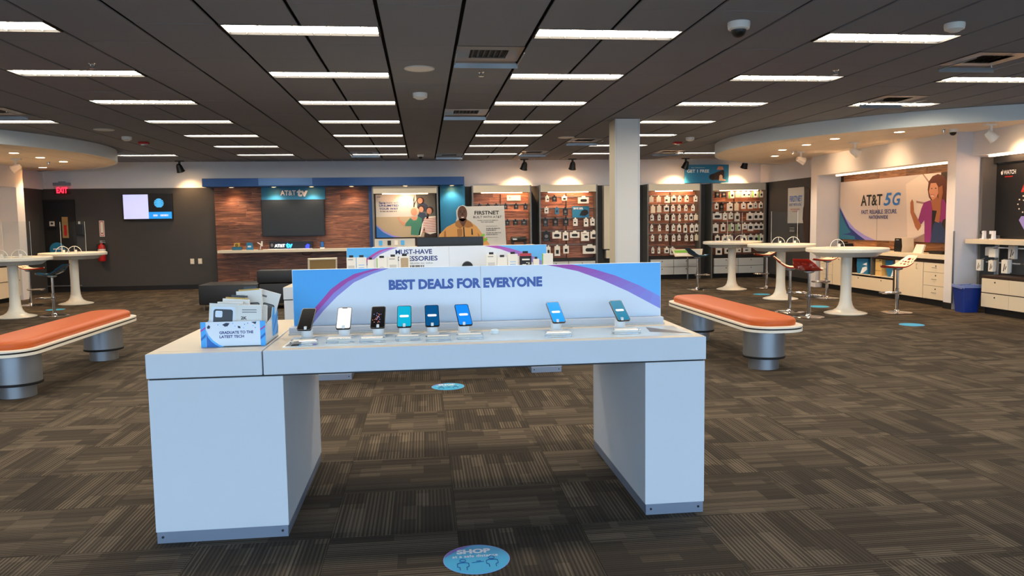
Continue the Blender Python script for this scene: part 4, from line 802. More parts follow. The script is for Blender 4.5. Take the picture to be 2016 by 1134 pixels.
# phones
SC = {'black': (8, 8, 12), 'white': (228, 224, 220), 'teal': (10, 150, 178), 'deep': (8, 70, 116), 'blue': (20, 120, 214), 'sky': (10, 140, 230), 'sea': (10, 110, 140)}
for k, c in SC.items(): M('phone_'+k, c, .2, emit=.22, ior=1.12)
M('phone_body', (18, 18, 22), .25); M('confetti_a', (220, 120, 90), .4, emit=.6); M('confetti_b', (120, 130, 220), .4, emit=.6)
PH = [(-.61, -.14, 'black', 'black-screen phone at the case-box end of the front table'), (-.42, -.02, 'white', 'white-screen phone on the front table'), (-.245, -.03, 'black', 'phone with colourful dots on its screen'), (-.11, 0, 'teal', 'teal-screen phone on the front table'), (.035, .02, 'deep', 'dark blue-screen phone beside the teal phone'), (.2, .16, 'blue', 'tilted blue-screen phone in the middle of the front table'), (.695, .18, 'sky', 'bright blue tilted phone standing alone'), (1.045, .2, 'sea', 'dark teal tilted phone at the far end of the table')]
for n, (x, rz, sc, lb) in enumerate(PH):
    t = thing('display_phone', lb, 'phone', (x, 4.03, .9085), 0, 'phones on the front table')
    MB().lathe([(.036, 0), (.036, .005), (.029, .009), (.028, .048), (.022, .053), (.0, .054)], 24).build('pedestal', 'white_plastic', t, True)
    R_ = (math.radians(-50), 0, rz); L_ = (0, .005, .095); a = .037
    MB().prism(rrect(-a, a, -.076, .076, .01), -.004, .004, 0, 'xz').build('body', 'phone_body', t, loc=L_, rot=R_)
    s_ = MB().flat(rrect(-a+.003, a-.003, -.072, .072, .008), -.0045).build('screen', 'phone_'+sc, t, loc=L_, rot=R_)
    if sc in ('teal', 'deep', 'blue', 'sky', 'sea'): MB().flat(rrect(-.024, .024, -.008, .008, .007), -.0052).build('screen_banner', 'phone_white', s_)
    if n == 2:
        m = MB()
        for _ in range(26): m.flat(ell(random.gauss(0, .013), random.gauss(0, .022), .002, .002, 6), -.0052, random.randint(0, 1))
        m.build('screen_dots', ['confetti_a', 'confetti_b'], s_)['kind'] = 'stuff'
    if n == 1: MB().flat([(-.012, .066), (.012, .066), (.014, .072), (-.014, .072)], -.0052).build('notch', 'phone_body', s_)
    box('clamp', -.007, .007, -.058, -.04, .05, .066, 'white_plastic', t, .003); MB().tube([(.02, 0, .004), (.07, .03, .004), (.1, .06, .004)], .002, 5).build('cable', 'paper_grey', t)
for x, y, w, lb in ((-.59, 3.80, .13, 'black-screen phone'), (-.425, 3.845, .13, 'white-screen phone'), (-.265, 3.83, .125, 'dotted-screen phone'), (-.09, 3.85, .125, 'teal phone'), (.06, 3.81, .125, 'dark blue phone'), (.22, 3.84, .135, 'tilted blue phone'), (.67, 3.82, .135, 'lone bright blue phone'), (1.03, 3.84, .14, 'end dark teal phone')):
    t = thing('price_block', 'clear acrylic price block in front of the '+lb, 'price block', (x, y, .9085), 0, 'acrylic price blocks')
    MB().box(-w/2, w/2, -.03, .035, 0, .022, 0, .002).build('block', 'acrylic', t); MB().box(-w/2+.01, w/2-.01, -.02, .025, .0222, .0228).build('label_card', 'paper', t)
t = thing('security_puck', 'small clear puck on the front table between phones', 'puck', (.36, 3.98, .9085)); MB().lathe([(.022, 0), (.022, .018), (.018, .022), (0, .022)], 18).build('puck', 'acrylic_edge', t, True)

# promo box with phone case packs
t = thing('promo_box', 'blue and white cardboard bin with graduation lettering', 'promo box', (-1.08, 3.83, .9062)); m = MB(); w, d = .3, .33
box('front_panel', .022, w-.022, 0, .003, 0, .122, 'print_white', t); 
for a, b in ((-.002, .022), (w-.022, w+.002)):
    cp = box('corner_panel', a, b, -.002, .003, 0, .122, 'blue_print', t)
    MB().flat([(a, .03), (b, .052), (b, .066), (a, .044)], -.003).flat([(a, .075), (b, .092), (b, .1), (a, .083)], -.003, 1).build('stripe_print', ['blue_deep', 'magenta'], cp)
sp_ = [(0, 0), (d, 0), (d, .165), (d-.12, .165), (d-.15, .12), (.05, .1), (.0, .122)]
for x in (0, w-.003): MB().prism(sp_, x, x+.003, 0, 'yz').build('side_panel', 'blue_print' if x == 0 else 'glass_print', t)
wing = MB().prism([(d-.14, .02), (d-.015, .02), (d-.015, .162), (d-.11, .162), (d-.14, .125)], w, w+.004, 0, 'yz').build('side_wing', 'blue_print', t); MB().prism([(d-.14, .04), (d-.015, .115), (d-.015, .128), (d-.14, .053)], w+.004, w+.005, 0, 'yz').prism([(d-.08, .02), (d-.05, .02), (d-.015, .045), (d-.015, .065)], w+.004, w+.005, 0, 'yz').build('stripe_print', 'blue_deep', wing)
box('back_panel', 0, w, d-.003, d, 0, .165, 'blue_print', t); box('base', 0, w, 0, d, 0, .003, 'print_white', t)
m = MB(); m.flat([(.024, .085), (.034, .058), (.055, .032), (.08, .012), (.105, .0), (.024, 0)], -.001, 0); m.flat([(.024, .07), (.03, .05), (.045, .028), (.066, .01), (.085, 0), (.024, 0)], -.0015, 1)
m.flat([(.1, .108), (.118, .117), (.135, .114), (.125, .1), (.112, .098)], -.001, 2); m.flat([(.172, .1), (.184, .098), (.186, .088), (.174, .09)], -.001, 2); m.flat([(.236, .118), (.262, .119), (.256, .106)], -.001, 2); m.flat([(.028, .098), (.036, .108), (.044, .1), (.04, .09), (.03, .09)], -.001, 2)
for x, z in ((.08, .108), (.15, .112), (.16, .1), (.205, .107), (.22, .112), (.2, .09), (.255, .09), (.245, .1)): m.flat(ell(x, z, .0025, .0025, 6), -.001, random.randint(0, 1))
m.build('printed_caps', ['blue_light', 'blue_deep', 'denim'], t); text('GRADUATE TO THE', .085, .245, .062, .076, t, 'navy', -.001, .03); text('LATEST TECH', .085, .2, .042, .056, t, 'navy', -.001, .03)
CB = [(.085, .035, .135, .2, -.06, -.12, 'black case window box at the front of the bin', 'case'), (.125, .1, .13, .215, -.08, -.1, 'cream case box with gold tab behind the black case', 'gold'), (.115, .07, .12, .205, -.02, -.1, 'thin cream case box tucked behind the black case', 'plain'),
      (.2, .17, .125, .25, .05, -.1, 'tall pale box picturing a grey case in the bin', 'grey'), (.208, .225, .115, .25, -.3, -.08, 'tilted box picturing a grey case at the back of the bin', 'grey'), (.215, .04, .115, .19, -.03, -.05, 'cream back-facing box with number print', 'text'), (.235, .1, .1, .18, -.04, -.04, 'narrow white case box beside the number box', 'plain')]
for x, y, w_, h_, ry, rx, lb, k in CB:
    t = thing('case_box', lb, 'box', (-1.08+x, 3.83+y, .913), 0, 'phone case boxes in the bin'); t.rotation_euler = (rx, -ry, 0); a = w_/2
    box('carton', -a, a, 0, .02, 0, h_, 'paper', t, .001); m = MB(); y_ = -.001
    if k == 'case': m.flat(rrect(-a*.8, a*.8, .01, h_*.92, .004), y_, 1); m.flat(rrect(-a*.68, a*.68, .01, h_*.86, .012), y_-.001, 0); m.flat(rrect(-a*.55, -a*.05, h_*.66, h_*.82, .006), y_-.002, 1)
    if k == 'grey': m.flat(rrect(-a*.3, a*.8, h_*.3, h_*.75, .012), y_, 0); m.flat(rrect(-a*.25, a*.75, h_*.31, h_*.735, .01), y_-.001, 2); m.flat(rrect(-a*.18, a*.22, h_*.57, h_*.71, .006), y_-.002, 1); m.flat([(-a*.75, h_*.86), (-a*.1, h_*.86), (-a*.1, h_*.9), (-a*.75, h_*.9)], y_, 2)
    if k in ('text', 'plain', 'gold'):
        for z_ in (.8, .86, .55): m.flat([(-a*.6, h_*z_), (a*.6, h_*z_), (a*.6, h_*(z_+.02)), (-a*.6, h_*(z_+.02))], y_, 2)
    m.build('print', ['black_plastic', 'print_white', 'print_grey'], t)
    if k == 'text': text('2K', -a*.7, -a*.2, h_*.62, h_*.7, t, 'print_black', -.002, .03)
    if k == 'gold' or (k == 'grey' and ry > -.1): box('gold_tab', -a*.8, a*.8, .004, .016, h_, h_+.008, 'gold', t); box('hang_clip', -a*.4, a*.6, .008, .012, h_+.006, h_+.02, 'black_plastic', t)

# ------------------------------------------------------------------ benches
def bench(cx, cy, lb):
    t = thing('bench', lb, 'bench', (cx, cy, 0), 0, 'orange benches'); L_, w = 1.36, .29
    for n, y in enumerate((-.95, .93)):
        leg = MB().lathe([(.0, .12), (.2, .12), (.2, .372), (.185, .376), (.0, .376)], 40).build('leg', 'brushed', t, True, (0, y, 0))
        MB().lathe([(.0, 0), (.148, 0), (.148, .115)], 36).build('foot_ring', 'brushed', leg, True); MB().lathe([(.15, .105), (.205, .112), (.207, .13), (.2, .135)], 40, caps=False).build('rubber_band', 'rubber', leg, True); MB().lathe([(.185, .376), (.186, .381), (.15, .383)], 36, caps=False).build('rubber_band', 'rubber', leg, True); MB().lathe([(.15, .383), (.15, .405)], 36, caps=False).build('collar', 'brushed', leg, True)
    sh = lambda e, r: rrect(-w+e, w-e, -L_+e, L_-e, r, 10)
    MB().prism(sh(0, .24), .405, .43).build('lower_board', 'table_white', t); MB().prism(sh(.006, .235), .43, .445).build('dark_edge', 'near_black', t); MB().prism(sh(0, .24), .445, .46).build('upper_board', 'table_white', t)
    m = MB(); rings = []
    prof = [(.055, .46), (.05, .478), (.05, .502), (.06, .52), (.085, .532), (.13, .538)]
    for e, z in prof: rings.append([(x, y, z) for x, y in rrect(-w+e, w-e, -L_+e+.03, L_-e-.03, max(.24-e, .05), 10)])
    n = len(rings[0])
    m.add([p for r in rings for p in r], [(k*n+i, k*n+(i+1) % n, (k+1)*n+(i+1) % n, (k+1)*n+i) for k in range(len(prof)-1) for i in range(n)]+[[(len(prof)-1)*n+i for i in range(n)]]); m.build('cushion', 'orange_vinyl', t, True)
bench(3.36, 8.22, 'orange cushioned bench on silver drums beside the column'); bench(-3.65, 8.2, 'orange cushioned bench cut by the picture edge, door side')

# ------------------------------------------------------------------ high tables, stools
def high_table(x, y, lb):
    t = thing('high_table', lb, 'table', (x, y, 0), 0, 'white pedestal high tables')
    MB().lathe([(0, .955), (.55, .955), (.595, .965), (.6, .98), (.6, 1.01), (.592, 1.02), (0, 1.02)], 56).build('tabletop', 'table_white', t, True)
    MB().lathe([(0, .89), (.42, .89), (.44, .895), (.515, .955), (0, .955)], 56).build('apron', 'apron_grey', t, True)
    MB().lathe([(.0, .0), (.31, .0), (.315, .012), (.27, .026), (.19, .045), (.135, .08), (.105, .13), (.088, .2), (.08, .32), (.078, .5), (.082, .89)], 40).build('pedestal', 'table_white', t, True)
for q in ((6.5, 11.2, 'white pedestal high table nearest the mural counter'), (6.55, 13.5, 'white pedestal high table with two red stools beside it'), (6.48, 15.6, 'white pedestal high table before the corner bay'), (-6.86, 16.0, 'white pedestal high table before the fire extinguisher'), (-6.92, 13.85, 'white pedestal high table at the picture edge on the door side')): high_table(*q)
def seat_mesh(th, flip):
    NS, NV = 22, 14; P = []
    for i in range(NS+1):
        s = i/NS; x = -.27+.53*s
        w = .03+.175*math.sin(min(1, s/.62)*PI/2)**.8 if s < .62 else .205-.075*((s-.62)/.38)**2
        z = .03-.018*sin(min(1, s*1.3)*PI)+.15*max(0, (s-.5)/.5)**1.7
        for j in range(NV+1):
            v = j/NV*2-1; P.append((x-.02*(v*v)*(1 if s > .8 else 0), w*v, z+.022*v*v*(1-.4*s)+(.012*(1-v*v) if s > .9 else 0)))
    hole = set()
    for (i, j) in ((15, 3), (15, 6), (15, 10), (17, 2), (17, 5), (17, 8), (17, 11), (19, 4), (19, 7), (19, 9)): hole |= {(i, j), (i, j+0)}
    hole |= {(15, 7), (17, 6), (17, 9), (19, 8)}
    m = MB(); N_ = NV+1; n = len(P)
    top = [(x, y, z) for x, y, z in P]; bot = [(x*.985, y*.975, z-th) for x, y, z in P]
    f = []; g_ = []
    for i in range(NS):
        for j in range(NV):
            if (i, j) in hole:
                a = [i*N_+j, (i+1)*N_+j, (i+1)*N_+j+1, i*N_+j+1]
                for k in range(4): g_.append((a[k], a[(k+1) % 4], n+a[(k+1) % 4], n+a[k]))
                continue
            f.append((i*N_+j, (i+1)*N_+j, (i+1)*N_+j+1, i*N_+j+1)); g_.append((n+i*N_+j, n+i*N_+j+1, n+(i+1)*N_+j+1, n+(i+1)*N_+j))
    edge = [j for j in range(N_)]+[i*N_+NV for i in range(1, NS+1)]+[NS*N_+j for j in range(NV-1, -1, -1)]+[i*N_ for i in range(NS-1, 0, -1)]
    for k in range(len(edge)): a, b = edge[k], edge[(k+1) % len(edge)]; g_.append((a, b, n+b, n+a))
    return top, bot, f, g_
def stool_proto(top_m, sh_m):
    t = thing('bar_stool', 'x', 'stool')
    MB().lathe([(0, 0), (.22, 0), (.225, .006), (.2, .014), (.05, .022), (.035, .04), (.03, .05)], 40).build('base', 'chrome', t, True); MB().lathe([(.027, .03), (.027, .38), (.02, .385), (.02, .69)], 20).build('pole', 'chrome', t, True); MB().lathe([(.02, .66), (.06, .67), (.075, .685), (.075, .693)], 20).build('seat_plate', 'brushed', t, True)
    fr_ = MB(); fr_.tube([(.02, .03, .31), (-.08, .1, .31), (-.22, .11, .31), (-.255, .06, .31), (-.255, -.06, .31), (-.22, -.11, .31), (-.08, -.1, .31), (.02, -.03, .31)], .012, 8); fr_.lathe([(.034, .285), (.034, .335)], 18); fr_.box(-.03, .05, -.03, .03, .295, .325); fr_.build('footrest', 'chrome', t, True)
    top, bot, f, g_ = seat_mesh(.018, 0); s_ = MB(); s_.add(top+bot, g_, 0); sh = s_.build('seat_shell', sh_m, t, True, (0, 0, .695)); s_ = MB(); s_.add([(x, y, z+.0008) for x, y, z in top], f, 0); s_.build('seat_top', top_m, t, True, (0, 0, .695))
    return t
protos = {'r': stool_proto('stool_white', 'stool_red'), 'b': stool_proto('stool_blue_lt', 'stool_blue')}
used = set()
for k, x, y, rz, lb in (('r', 7.3, 11.12, -.08, 'white and red bar stool in front of the drawer cabinet'), ('r', 7.4, 13.4, -.1, 'white and red bar stool at the far cabinet doors'), ('r', 5.76, 11.55, PI-.45, 'red-backed bar stool with pale seat edge, farther of the red pair'), ('r', 5.74, 10.9, PI+.55, 'red-backed bar stool turned away, nearer of the red pair'), ('r', 7.3, 15.7, -.15, 'white and red bar stool against the dark end wall'),
                    ('b', 5.78, 15.75, PI+.1, 'dark blue bar stool in front of the sample tray'), ('b', -6.3, 13.85, -.05, 'dark blue bar stool at the door-side table'), ('r', -7.65, 15.9, PI+.1, 'pale topped red bar stool under the door-side table edge')):
    o = protos[k] if k not in used else copy_tree(protos[k]); used.add(k); o.location = (x, y, 0); o.rotation_euler = (0, 0, rz); o['label'] = lb; o['group'] = 'bar stools'
def guard(x, y, w, rz, lb):
    t = thing('sneeze_guard', lb, 'screen', (x, y, 1.0205), rz, 'clear table guards'); box('sheet', -w/2, w/2, -.003, .003, .0, .6, 'acrylic', t); box('edge', w/2-.004, w/2, -.004, .004, 0, .6, 'acrylic_edge', t); box('edge', -w/2, -w/2+.004, -.004, .004, 0, .6, 'acrylic_edge', t); box('foot', -w/2+.03, -w/2+.07, -.06, .06, 0, .008, 'acrylic_edge', t); box('foot', w/2-.07, w/2-.03, -.06, .06, 0, .008, 'acrylic_edge', t)
guard(6.73, 13.75, .52, 0, 'clear guard screen before the grey poster'); guard(6.62, 15.8, .4, .3, 'clear guard screen before the corner bay packs'); guard(-6.82, 15.95, .46, 0, 'clear guard screen before the tan notice'); guard(-6.85, 13.9, .45, .0, 'clear guard screen at the picture edge on the door side')
def half_disc(x, y, rz, lb):
    t = thing('brochure_fan', lb, 'holder', (x, y, 1.0205), rz, 'clear half-round table holders'); r = .125
    MB().prism([(r*cos(PI*k/20), r*sin(PI*k/20)) for k in range(21)], -.002, .002, 0, 'xz').build('disc', 'acrylic', t); MB().tube([(r*cos(PI*k/20), 0, r*sin(PI*k/20)+.004) for k in range(21)], .005, 6).build('rim', 'white_plastic', t); MB().tube([(0, -.004, 0), (0, -.004, r)], .004, 6).build('divider', 'white_plastic', t); box('foot', -.05, .05, -.03, .03, 0, .005, 'white_plastic', t); box('leaflet', .01, .05, -.01, -.006, .005, .06, 'paper', t)
for q in ((6.4, 13.3, 0, 'half-round holder nearer the column on the red-stool table'), (6.68, 13.3, 0, 'half-round holder nearer the mural on the red-stool table'), (6.28, 15.35, .1, 'half-round holder nearer the column on the corner table'), (6.56, 15.35, 0, 'half-round holder nearer the mural on the corner table'), (6.4, 11.3, .1, 'half-round holder on the near mural table'), (-6.9, 15.65, 0, 'half-round holder farther from the extinguisher'), (-6.66, 15.6, 0, 'half-round holder nearer the extinguisher'), (-6.68, 13.6, 0, 'half-round holder on the edge-cut table'), (-6.98, 13.6, 0, 'half-round holder cut by the picture edge')): half_disc(*q)

# ------------------------------------------------------------------ sofa and chair
t = thing('sofa', 'black vinyl sofa with one backrest facing the television', 'sofa', (-3.0, 14.05, 0))
MB().box(-.98, .06, 0, .75, .1, .46, 0, .03).build('chaise', 'black_vinyl', t, True); MB().box(.065, 1.2, 0, .75, .1, .46, 0, .03).build('seat', 'black_vinyl', t, True); MB().box(.03, 1.2, .0, .26, .465, .7, 0, .04).build('backrest', 'black_vinyl', t, True)
for x in (-.9, 1.12):
    for y in (.06, .69): MB().lathe([(.022, 0), (.022, .1)], 12).build('leg', 'chrome', t, True, (x, y, 0))
t = thing('lounge_chair', 'tan chair with cream edged back behind the second table', 'chair', (-1.68, 12.7, 0), .25)
box('seat', -.24, .24, -.26, .26, .42, .48, 'tan_fabric', t, .015); o = MB().box(-.21, .21, -.02, .0, .02, .5, 0, .01).build('backrest', 'tan_fabric', t, loc=(0, -.26, .46), rot=(.22, 0, 0)); MB().box(-.225, -.2, -.03, .015, 0, .51).box(.2, .225, -.03, .015, 0, .51).box(-.225, .225, -.03, .015, .5, .52).build('back_frame', 'cream', t, loc=(0, -.26, .46), rot=(.22, 0, 0))
for x in (-.21, .21):
    for y in (-.23, .23): MB().lathe([(.014, 0), (.02, .42)], 10).build('leg', 'cream', t, True, (x, y, 0))
MB().tube([(.26, -.24, .48), (.28, -.2, .68), (.28, .2, .68), (.26, .22, .46)], .014, 8).build('armrest', 'cream', t, True)

# ------------------------------------------------------------------ mural counter (built along the right wall, local x towards the front)
def cab(name, lb, y0, y1, cat='cabinet'): return thing(name, lb, cat, (8.4, y0, 0), RW)
def pull(m, x, z): m.tube([(x-.045, 0, z), (x-.045, -.02, z), (x+.045, -.02, z), (x+.045, 0, z)], .004, 6)
def lock(par, x, z): MB().lathe([(.012, 0), (.012, -.004), (0, -.004)], 10, 0, x, -.001, z, 'y').build('lock', 'print_black', par)
ct = thing('counter_top', 'cream counter running under the mural', 'counter', (8.36, 13.55, .78), RW); box('worktop', -1.94, 2.04, -.0, .48, 0, .07, 'cream', ct, .004); box('under_rail', -1.94, 2.04, .03, .46, -.055, 0, 'dark_brown', ct)
def drawer_cab(lb, y0, w, zs):
    t = cab('drawer_cabinet', lb, y0, 0); box('body', 0, w, .02, .44, .1, .72, 'dark_brown', t); box('toe_kick', 0, w, .05, .44, 0, .1, 'base_black', t)
    for a, b in zs:
        d_ = box('drawer', .006, w-.006, 0, .02, a, b, 'cream', t, .002); m = MB(); pull(m, w*.5, (a+b)/2); m.build('pull', 'bay_metal', d_); lock(d_, w*.55, b-.05)
def door_cab(lb, y0, w):
    t = cab('door_cabinet', lb, y0, 0); box('body', 0, w, .02, .44, .1, .72, 'dark_brown', t); box('toe_kick', 0, w, .05, .44, 0, .1, 'base_black', t); d_ = box('door', .006, w-.006, 0, .02, .11, .715, 'cream', t, .002); lock(d_, w*.4, .64); m = MB(); m.tube([(w*.8, 0, .6), (w*.8, -.02, .6), (w*.8, -.02, .68), (w*.8, 0, .68)], .004, 6); m.build('handle', 'bay_metal', d_)
drawer_cab('three-drawer cabinet at the far end of the mural counter', 15.5, .5, ((.11, .3), (.305, .52), (.525, .715)))
door_cab('plain door cabinet next to the far drawers under the mural', 14.995, .6)
t = cab('shelf_cabinet', 'open shelf cabinet with bags in the middle of the mural counter', 14.39, 0)
MB().box(0, .04, 0, .44, .1, .72).box(1.46, 1.5, 0, .44, .1, .72).box(.04, 1.46, .4, .44, .1, .72).box(.04, 1.46, .02, .4, .36, .38).build('body', 'dark_brown', t); box('shelf_board', .04, 1.46, .0, .4, .38, .392, 'cream', t); box('divider', .75, .77, .0, .4, .392, .72, 'bay_metal', t); d_ = box('drop_door', .045, 1.455, 0, .02, .11, .345, 'cream', t, .002); lock(d_, .35, .31); lock(d_, 1.1, .31); box('toe_kick', 0, 1.5, .05, .44, 0, .1, 'base_black', t)
M('bag_blue', (30, 110, 156), .6); M('manila', (216, 178, 112), .6)
def bag(y, lb, ht, lean, w=.3):
    o = thing('shopping_bag', lb, 'bag', (8.45, y, .3925), RW, 'blue shopping bags'); MB().prism([(0, 0), (w, 0), (w+lean, ht), (lean-.02, ht*.95), (lean*.5-.03, ht*.5)], .02, .2, 0, 'xz').build('bag_body', 'bag_blue', o); MB().flat([(w*.3, .0), (w*.5, ht*.4), (w*.9, ht*.5), (w*.95, ht*.3), (w*.6, .02)], .018).flat([(w*.5, ht*.6), (w*.9+lean*.5, ht*.75), (w*.9+lean*.4, ht*.55)], .018).build('swirl_print', 'print_white', o)
bag(14.2, 'crumpled blue and white bag in the far shelf bay', .3, .0, .36); bag(13.2, 'leaning blue bag in the near shelf bay', .31, -.06, .3)
t = thing('file_box', 'manila file box standing on the open shelf', 'box', (8.45, 13.56, .3925), RW); box('box', 0, .2, 0, .26, 0, .31, 'manila', t); box('finger_slot', .12, .18, -.002, 0, .28, .295, 'dark_brown', t); box('lid_line', 0, .2, -.002, 0, .09, .094, 'dark_brown', t)
door_cab('plain door cabinet past the open shelf under the mural', 12.885, .79)
drawer_cab('three-drawer cabinet at the near end of the mural counter', 12.09, .58, ((.11, .33), (.335, .555), (.56, .715)))
t = thing('desk_phone', 'black desk phone at the far end of the mural counter', 'telephone', (8.5, 14.95, .851), RW); MB().prism([(0, 0), (.24, 0), (.24, .03), (.04, .11), (0, .1)], 0, .2, 0, 'yz').build('body', 'black_plastic', t, rot=(0, 0, PI/2), loc=(.2, 0, 0)); MB().box(-.03, .02, 0, .19, .11, .14, 0, .012).build('handset', 'black_plastic', t, True); box('screen', .05, .16, .02, .1, .09, .1, 'paper_grey', t)
t = thing('label_printer', 'black fronted cream card printer on the mural counter', 'printer', (8.5, 12.95, .851), RW); MB().prism([(-.12, 0), (.1, 0), (.12, .1), (.1, .26), (-.1, .26), (-.12, .12)], 0, .22, 0, 'xz').build('casing', 'cream', t); MB().prism([(-.11, .01), (.09, .01), (.11, .1), (.09, .25), (-.09, .25), (-.11, .12)], -.012, 0, 0, 'xz').build('front_cover', 'black_plastic', t); box('slot', -.05, .03, -.014, -.012, .215, .225, 'paper_grey', t)
t = thing('brochure_holder', 'slanted clear brochure holder on the mural counter', 'holder', (8.5, 12.42, .851), RW); MB().prism([(-.12, 0), (.12, 0), (.14, .16), (-.08, .16)], 0, .03, 0, 'xz').build('leaflet_stack', 'paper', t, rot=(-.25, 0, 0))
t = thing('cash_tray', 'flat black tray at the near end of the mural counter', 'tray', (8.55, 12.0, .851), RW); MB().prism([(-.17, .0), (.15, .0), (.17, .05), (-.19, .05)], 0, .22, 0, 'xz').build('tray', 'black_plastic', t)
# ------------------------------------------------------------------ watch corner
t = thing('watch_bay', 'grey framed bay with shelf beside the black watch poster', 'display bay', (8.9, 11.25, 0), RW)
box('side_post', -.02, .03, -.15, .1, .0, 2.4, 'bay_metal', t); box('header', .03, 1.6, .02, .1, 2.3, 2.4, 'screen_off', t); box('back_panel', .03, 1.6, .18, .2, .5, 1.2, 'bay_metal', t); box('shelf', -.02, 1.7, -.38, .1, 1.05, 1.12, 'cream', t, .004); box('light_strip', .2, 1.6, -.2, -.15, 2.39, 2.41, 'strip_glow', t)
for z in (.98, .75): box('rail', .1, 1.6, -.1, -.08, z, z+.02, 'chrome', t)
t = thing('watch_poster', 'black poster of a red-strapped watch at the picture edge', 'poster', (8.98, 11.22, 1.17), RW); box('panel', 0, 1.4, 0, .02, 0, 1.12, 'near_black', t)
m = MB(); y = -.003
m.flat([(.5, .62), (.62, .9), (.78, 1.05), (.95, 1.05), (.95, .6), (.6, .55)], y, 0); m.flat(rrect(.4, .95, .3, .66, .1), y-.001, 1); m.flat([(.5, .24), (.62, .08), (1., 0.02), (1., .32), (.56, .32)], y-.001, 2)
for k in range(12): a = 2*PI*k/12; m.flat(ell(.67+.2*cos(a), .48+.14*sin(a), .016, .012, 8), y-.002, 3)
m.flat([(.66, .48), (.56, .54), (.57, .55), (.675, .49)], y-.002, 3); m.flat([(.67, .47), (.8, .56), (.79, .57), (.665, .485)], y-.002, 3)
for k in range(7): m.flat([(.56+k*.045, .7+k*.05), (.9, .66+k*.05), (.9, .668+k*.05), (.56+k*.045, .71+k*.05)], y-.002, 4)
m.build('printed_watch', ['stool_red', 'print_black', 'lavender', 'paper', 'orange_vinyl'], t)
text('WATCH', .15, .4, .945, 1.01, t, 'print_white', -.003, .02); bars(.18, .34, .9, .92, t, 'stool_red', -.003)
ap = MB(); ap.flat([(.122, .945), (.11, .942), (.1, .955), (.095, .975), (.1, .995), (.112, 1.0), (.12, .995), (.13, 1.0), (.14, .993), (.132, .978), (.138, .96), (.131, .946)], -.003); ap.flat([(.12, 1.0), (.122, 1.015), (.132, 1.022), (.13, 1.008)], -.003); ap.build('fruit_logo', 'print_white', t)
t = thing('drawer_unit', 'low cream drawer unit with brown top below the watch shelf', 'cabinet', (8.43, 10.75, 0), RW); box('body', 0, 1.9, .01, .5, .1, .55, 'dark_brown', t); box('top', -.01, 1.9, -.005, .5, .55, .585, 'dark_brown', t, .003); box('toe_kick', .02, 1.9, .05, .5, 0, .1, 'base_black', t)
for x0, x1 in ((.01, .56), (.565, 1.2)):
    for z0, z1 in ((.11, .315), (.33, .54)): d_ = box('drawer', x0, x1, -.01, .01, z0, z1, 'cream', t, .002); MB().lathe([(.012, 0), (.012, -.004), (0, -.004)], 10, 0, (x0+x1)/2, -.011, z1-.05, 'y').build('lock', 'print_black', d_)
for n, (x, z, w_, h_, p_) in enumerate(((.16, .86, .17, .13, 0), (.4, .85, .14, .13, 0), (.62, .83, .13, .2, 1), (.12, .63, .1, .17, 1), (.24, .63, .1, .17, 1), (.38, .63, .1, .17, 1), (.52, .62, .12, .2, 1), (.66, .62, .12, .2, 1))):
    t = thing('strap_pack', ['plain white strap pack on the upper rail nearest the post', 'plain white strap pack on the upper rail beyond it', 'tall white strap pack at the upper rail edge', 'first white strap pack on the lower rail from the post', 'second white strap pack on the lower rail from the post', 'third white strap pack on the lower rail from the post', 'fourth tall strap pack on the lower rail', 'fifth tall strap pack at the picture edge'][n], 'accessory', (8.76-.14*(n % 2), 11.2-x, z), RW, 'watch strap packs'); box('pack', -w_/2, w_/2, 0, .05, 0, h_, 'paper', t, .002)
    if p_: MB().flat([(-w_*.2, h_*.15), (0, h_*.7), (w_*.12, h_*.72), (-w_*.05, h_*.15)], -.001).flat([(w_*.1, h_*.3), (w_*.3, h_*.6), (w_*.35, h_*.5), (w_*.2, h_*.25)], -.001).build('printed_strap', 'print_black', t)
    MB().tube([(0, .02, h_), (0, .1, h_+.02)], .004, 5).build('hook', 'chrome', t)
for n, x in enumerate((.16, .36)):
    t = thing('watch_stand', ('black watch on a pale stand nearest the post' if n == 0 else 'white watch on a pale stand farther from the post'), 'watch', (8.66, 11.2-x, 1.1205), RW); box('foot', -.05, .04, -.03, .03, 0, .012, 'print_white', t); MB().prism([(-.02, .01), (.03, .01), (.03, .13), (.0, .13), (-.05, .11), (-.05, .095), (-.01, .1)], -.02, .02, 0, 'xz').build('strap', 'print_white' , t); box('case', -.06, -.02, -.022, .022, .08, .13, 'black_plastic' if n == 0 else 'print_white', t, .006)
t = thing('waste_bin', 'blue recycling bin with a clear liner by the white wall', 'bin', (8.36, 10.97, 0)); m = MB(); rings = []
for hw, hd, z in ((.13, .1, 0), (.165, .13, .39), (.17, .135, .395), (.17, .135, .41), (.155, .12, .41), (.125, .095, .02)): rings.append([(x, y_, z) for x, y_ in rrect(-hw, hw, -hd, hd, .03)])
n = len(rings[0]); m.add([p for r in rings for p in r], [(k*n+i, k*n+(i+1) % n, (k+1)*n+(i+1) % n, (k+1)*n+i) for k in range(5) for i in range(n)]+[list(range(n))[::-1], [5*n+i for i in range(n)]]); m.build('body', 'bin_blue', t, True)
m = MB(); rings = []
for hw, hd, z in ((.176, .141, .375), (.178, .142, .40), (.172, .137, .425), (.155, .12, .42), (.14, .11, .3)): rings.append([(x, y_, z+.012*sin(i*2.3)) for i, (x, y_) in enumerate(rrect(-hw, hw, -hd, hd, .03))])
m.add([p for r in rings for p in r], [(k*n+i, k*n+(i+1) % n, (k+1)*n+(i+1) % n, (k+1)*n+i) for k in range(4) for i in range(n)]); m.build('liner', 'liner', t, True)
